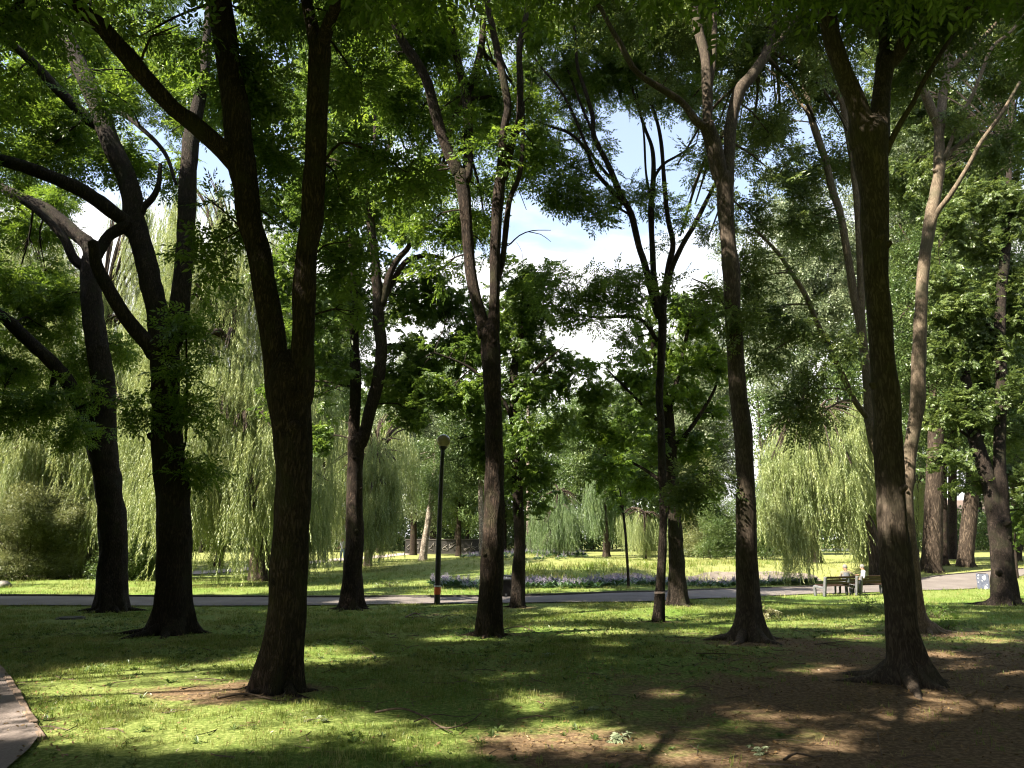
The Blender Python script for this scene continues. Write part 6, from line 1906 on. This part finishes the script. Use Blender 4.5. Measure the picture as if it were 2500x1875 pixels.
# ------------------------------------------------------------------ flower beds
def hosta_set(key, fm):
    obs = []
    for s in (1, 2, 3):
        o, mi = hosta(s + len(key), spikes=5)
        o.data.materials.append(M['hosta_leaf']); o.data.materials.append(M[fm])
        o.data.polygons.foreach_set('material_index', np.array(mi, np.int32))
        obs.append(o)
    PROTO[key] = obs
hosta_set('hosta_lilac', 'lilac')
hosta_set('hosta_white', 'white_flower')
def bed(name, label, pts, key, n, sc=1.0, seed=1):
    """pts: photograph outline of the planted ground"""
    r = np.random.default_rng(seed)
    W = np.array([hit(px, py)[:2] for px, py in pts])
    lo, hi = W.min(0), W.max(0)
    x, y = r.uniform(lo[0], hi[0], n * 8), r.uniform(lo[1], hi[1], n * 8)
    k = inside(W, x, y)
    x, y = x[k][:n], y[k][:n]
    P = np.stack([x, y, zg(x, y)], 1)
    rot = np.stack([r.normal(0, .08, len(x)), r.normal(0, .08, len(x)), r.uniform(0, 6.28, len(x))], 1)
    o = scatter(name, P, rot, r.uniform(.8, 1.2, len(x)) * sc, key, None)
    setp(o, label, 'flower bed', kind='stuff')
near_edge = [(1050, 1437), (1180, 1438), (1300, 1437), (1450, 1437), (1650, 1434), (1850, 1431), (1990, 1427)]
far_edge = [(1990, 1419), (1850, 1422), (1650, 1424), (1450, 1426), (1300, 1425), (1180, 1424), (1060, 1423)]
bed('flower_bed', 'long strip of lilac hosta flowers along the path', near_edge + far_edge, 'hosta_lilac', 620, 0.95, 1)
bed('flower_bed', 'rounded lilac flower bed around the young willow', [(1115, 1362), (1180, 1369), (1280, 1372), (1380, 1368), (1440, 1360), (1400, 1354), (1280, 1352), (1160, 1354)], 'hosta_lilac', 520, 0.9, 2)
bed('flower_bed', 'white flower strip across the far lawn right of centre', [(1665, 1354), (1810, 1357), (1810, 1350), (1665, 1347)], 'hosta_white', 260, 0.8, 3)
bed('flower_bed', 'white flowers glimpsed beneath the sunlit willow', [(1960, 1350), (2110, 1348), (2110, 1341), (1960, 1343)], 'hosta_white', 260, 0.8, 4)

def stakes():
    b = at(1366, 1352, 50)
    b = np.array([b[0], b[1], gz(b[0], b[1])])
    for i, (dx, dy, lab) in enumerate([(-.45, -.2, 'left'), (.5, -.25, 'right'), (.05, .5, 'rear')]):
        q = np.array([b[0] + dx, b[1] + dy, gz(b[0] + dx, b[1] + dy)])
        v, f = tube([q - [0, 0, .1], q + [0, 0, .8], q + [0, 0, 1.9]], [.03, .03, .028], 8, .4, .03, i)
        o = mesh_obj('tree_stake', v, f, M['khaki'], None, origin=q); o.location = q
        setp(o, lab + ' support stake of the young willow', 'stake', 'willow stakes')
stakes()

# ------------------------------------------------------------------ far structures
def far_wall():
    Y = 82
    a, c = at(990, 1308, Y), at(1190, 1308, Y)
    b = np.array([(a[0] + c[0]) / 2, Y, gz((a[0] + c[0]) / 2, Y)])
    root = thing('garden_wall', 'dark low wall with pale scrawled graffiti under the far trees', 'wall', b)
    w = c[0] - a[0]; h = 1.5
    m = MB(); m.box((0, 0, h / 2), (w, .3, h)); m.build('wall', M['cast_iron'], root)
    m = MB(); m.box((0, 0, h + .04), (w + .1, .4, .08)); m.build('coping', M['kerb_dark'], root)
    r = random.Random(4)
    for k in range(11):
        x = -w / 2 + .5 + k * w / 11.5
        pts = [np.array([x + r.uniform(-.35, .35), -.175, r.uniform(.3, 1.3)]) for _ in range(6)]
        v, f = tube(pts, [.035] * 6, 5, .12, 0, k)
        mesh_obj('graffiti_stroke', v, f, M['stone'], root)
far_wall()

def bar_frame():
    Y = 56
    p = at(832, 1366, Y)
    b = np.array([p[0], Y, gz(p[0], Y)])
    root = thing('metal_frame', 'dark post with long crossbar behind the walker', 'frame', b)
    s = mpp(832, 1330, Y)
    for nm, x in (('post', 0.0), ('post', 73 * s)):
        v, f = tube([np.array([x, 0, -.1]), np.array([x, 0, 1.0]), np.array([x, 0, 70 * s])], [.05, .05, .05], 10, .5, 0)
        mesh_obj(nm, v, f, M['black_metal'], root)
    v, f = tube([np.array([-20 * s, 0, 64 * s]), np.array([30 * s, 0, 64 * s]), np.array([82 * s, 0, 63 * s])], [.04] * 3, 8, .5, 0)
    mesh_obj('crossbar', v, f, M['stone'], root)
    m = MB(); m.box((-5 * s, -.06, 52 * s), (8 * s, .03, 16 * s)); m.build('plate', M['poplar_leaf'], root)
bar_frame()

def house():
    Y = 128
    p = at(2440, 1320, Y)
    b = np.array([p[0], Y, gz(p[0], Y)])
    root = thing('house', 'pinkish white building glimpsed through the trees at far right', 'building', b)
    M['plaster'] = plain_mat('plaster', (0.52, 0.40, 0.36), (0.66, 0.54, 0.49), 1.5, 0.9, 0.1)
    M['roof'] = plain_mat('roof', (0.10, 0.075, 0.065), (0.16, 0.12, 0.10), 3, 0.9, 0.2)
    M['pane'] = plain_mat('pane', (0.02, 0.025, 0.03), (0.05, 0.055, 0.06), 2, 0.15, 0, 0.5)
    m = MB(); m.box((0, 4, 2.6), (16, 8, 5.2)); m.build('wall', M['plaster'], root)
    V = [[-8.5, -.5, 5.2], [8.5, -.5, 5.2], [8.5, 8.5, 5.2], [-8.5, 8.5, 5.2], [-6, 4, 8.2], [6, 4, 8.2]]
    mesh_obj('roof', V, [[0, 1, 5, 4], [1, 2, 5], [2, 3, 4, 5], [3, 0, 4], [0, 3, 2, 1]], M['roof'], root, smooth=False)
    for k in range(5):
        for z in (1.5, 3.9):
            x = -6.2 + 3.1 * k
            m = MB(); m.box((x, -.02, z), (1.2, .12, 1.5)); w = m.build('window', M['white_paint'], root)
            m = MB(); m.box((x, -.085, z), (1.0, .03, 1.3)); m.build('pane', M['pane'], w)
house()

# ------------------------------------------------------------------ small things on the ground
def branch(label, px, w, twigs=(), up=0.03, name='fallen_branch'):
    G = [hit(*q) for q in px]
    b = G[0]
    root = thing(name, label, 'branch', b, 'fallen branches')
    r = np.random.default_rng(int(px[0][0]))
    P = [np.array([g[0], g[1], g[2] + up * (1 + .8 * math.sin(i * 2.1))]) for i, g in enumerate(G)]
    v, f = tube(P, np.linspace(w, w * .35, len(P)), 7, .08, .08, 2)
    mesh_obj('stem', v, f, M['twig'], root, origin=b)
    for tw in twigs:
        Q = [hit(*q) for q in tw]
        Q = [np.array([g[0], g[1], g[2] + .025 + .05 * (i % 2)]) for i, g in enumerate(Q)]
        v, f = tube(Q, np.linspace(w * .6, w * .2, len(Q)), 5, .08, .05, 3)
        mesh_obj('twig', v, f, M['twig'], root, origin=b)
branch('forked dry branch lying in the grass at bottom centre', [(915, 1750), (980, 1748), (1040, 1755), (1075, 1785), (1105, 1797), (1150, 1765), (1175, 1750)], .012, [[(1010, 1770), (1060, 1765), (1120, 1758), (1160, 1765)], [(1105, 1797), (1080, 1800), (1060, 1790)]], .04)
branch('thin dead branch right of the foot of the straight brown trunk', [(1220, 1545), (1270, 1540), (1310, 1546), (1330, 1555)], .012, [[(1288, 1546), (1295, 1534), (1300, 1527)]], .05)
branch('dry twig near the lamp foot pointing right', [(1075, 1512), (1100, 1508), (1120, 1502)], .012, [], .04)
branch('small heap of dark sticks left of the brown trunk', [(990, 1512), (1015, 1505), (1035, 1510), (1060, 1512)], .02, [[(1000, 1505), (1020, 1513)], [(1010, 1502), (1040, 1505)], [(1005, 1515), (1030, 1500)], [(995, 1510), (1045, 1513)]], .05)
branch('curved stick lying along the bottom edge right of centre', [(1915, 1868), (1945, 1856), (1985, 1852), (2010, 1858)], .012, [], .03)
branch('slanting twig in the dark grass right of the nearest trunk', [(885, 1583), (905, 1598), (925, 1612)], .007, [], .03)
branch('long bent twig on the right bare soil', [(1990, 1578), (2060, 1574), (2130, 1572)], .010, [], .03)
branch('thin upright twig stuck in the soil at lower right', [(2143, 1800), (2148, 1830), (2155, 1855)], .006, [], .03)
branch('root-like stick before the nearest trunk', [(530, 1710), (600, 1702), (680, 1712), (740, 1708)], .014, [[(690, 1708), (705, 1690)]], .02)
branch('pale arching twig right of the flared grey-brown trunk', [(1880, 1510), (1895, 1505), (1908, 1518)], .009, [], .06)
branch('bare twig left of the spreading roots on the soil', [(1700, 1600), (1760, 1604), (1830, 1602)], .010, [], .03)

def sprig(px, py, label, mat, n=5):
    r = np.random.default_rng(int(px + py))
    b = hit(px, py)
    root = thing('fallen_sprig', label, 'leaves', b, 'fallen leaf sprigs')
    v, f = tube([b + [-.12, 0, .02], b + [0, .02, .03], b + [.14, .03, .02]], [.004, .004, .002], 5, .05, 0)
    mesh_obj('stem', v, f, M['twig'], root, origin=b)
    P = b + np.stack([r.normal(0, .08, n), r.normal(0, .06, n), r.uniform(.02, .05, n)], 1)
    scatter('leaves', P, np.stack([r.normal(0, .15, n), r.normal(0, .15, n), r.uniform(0, 6.28, n)], 1), r.uniform(.25, .42, n), 'palm', mat, root, b)
M['pale_leaf'] = leaf_mat('pale_leaf', (0.12, 0.15, 0.08), (0.20, 0.24, 0.14), (0.32, 0.34, 0.22), 0.2)
sprig(1505, 1808, 'pale wilted leaf sprig in the bottom sunlit patch', M['pale_leaf'])
sprig(1440, 1742, 'grey-green fallen leaves in the shade above the sunlit patch', M['poplar_leaf'])
sprig(1345, 1602, 'small fallen leaf cluster in the middle of the shaded lawn', M['poplar_leaf'], 3)
sprig(1850, 1838, 'wilted leaves on the soil at lower right', M['pale_leaf'], 3)
sprig(775, 1765, 'wilted leaves in the sunlit grass at lower left', M['pale_leaf'], 3)

def manhole():
    b = hit(172, 1511)
    root = thing('manhole_cover', 'dark round cover in the grass left of the trunks', 'cover', b)
    for nm, r0, h, m in (('rim', .34, .03, 'kerb_dark'), ('cover', .29, .045, 'cast_iron')):
        n = 28
        V = [[r0 * math.cos(t), r0 * math.sin(t), z] for z in (-.05, h) for t in np.linspace(0, 2 * math.pi, n, endpoint=False)]
        Fc = [[k, (k + 1) % n, n + (k + 1) % n, n + k] for k in range(n)] + [list(range(n, 2 * n))]
        mesh_obj(nm, V, Fc, M[m], root, smooth=False)
manhole()

def rock(px, py, label, r0):
    b = hit(px, py)
    rs = random.Random(int(px))
    V, Fc = [], []
    n1, n2 = 8, 12
    for i in range(n1 + 1):
        th = math.pi * i / n1
        for k in range(n2):
            ph = 2 * math.pi * k / n2
            d = Vector((math.sin(th) * math.cos(ph), math.sin(th) * math.sin(ph), math.cos(th) * .6))
            q = r0 * (1 + .35 * mnoise.noise(d * 2.2 + Vector((px, 0, 0))))
            V.append(np.array(b) + np.array(d) * q + [0, 0, r0 * .2])
    for i in range(n1):
        for k in range(n2):
            Fc.append([i * n2 + k, (i + 1) * n2 + k, (i + 1) * n2 + (k + 1) % n2, i * n2 + (k + 1) % n2])
    o = mesh_obj('boulder', V, Fc, M['stone'], origin=b)
    o.location = b
    setp(o, label, 'stone')
rock(8, 1434, 'grey boulder on the grass at the left edge', .32)
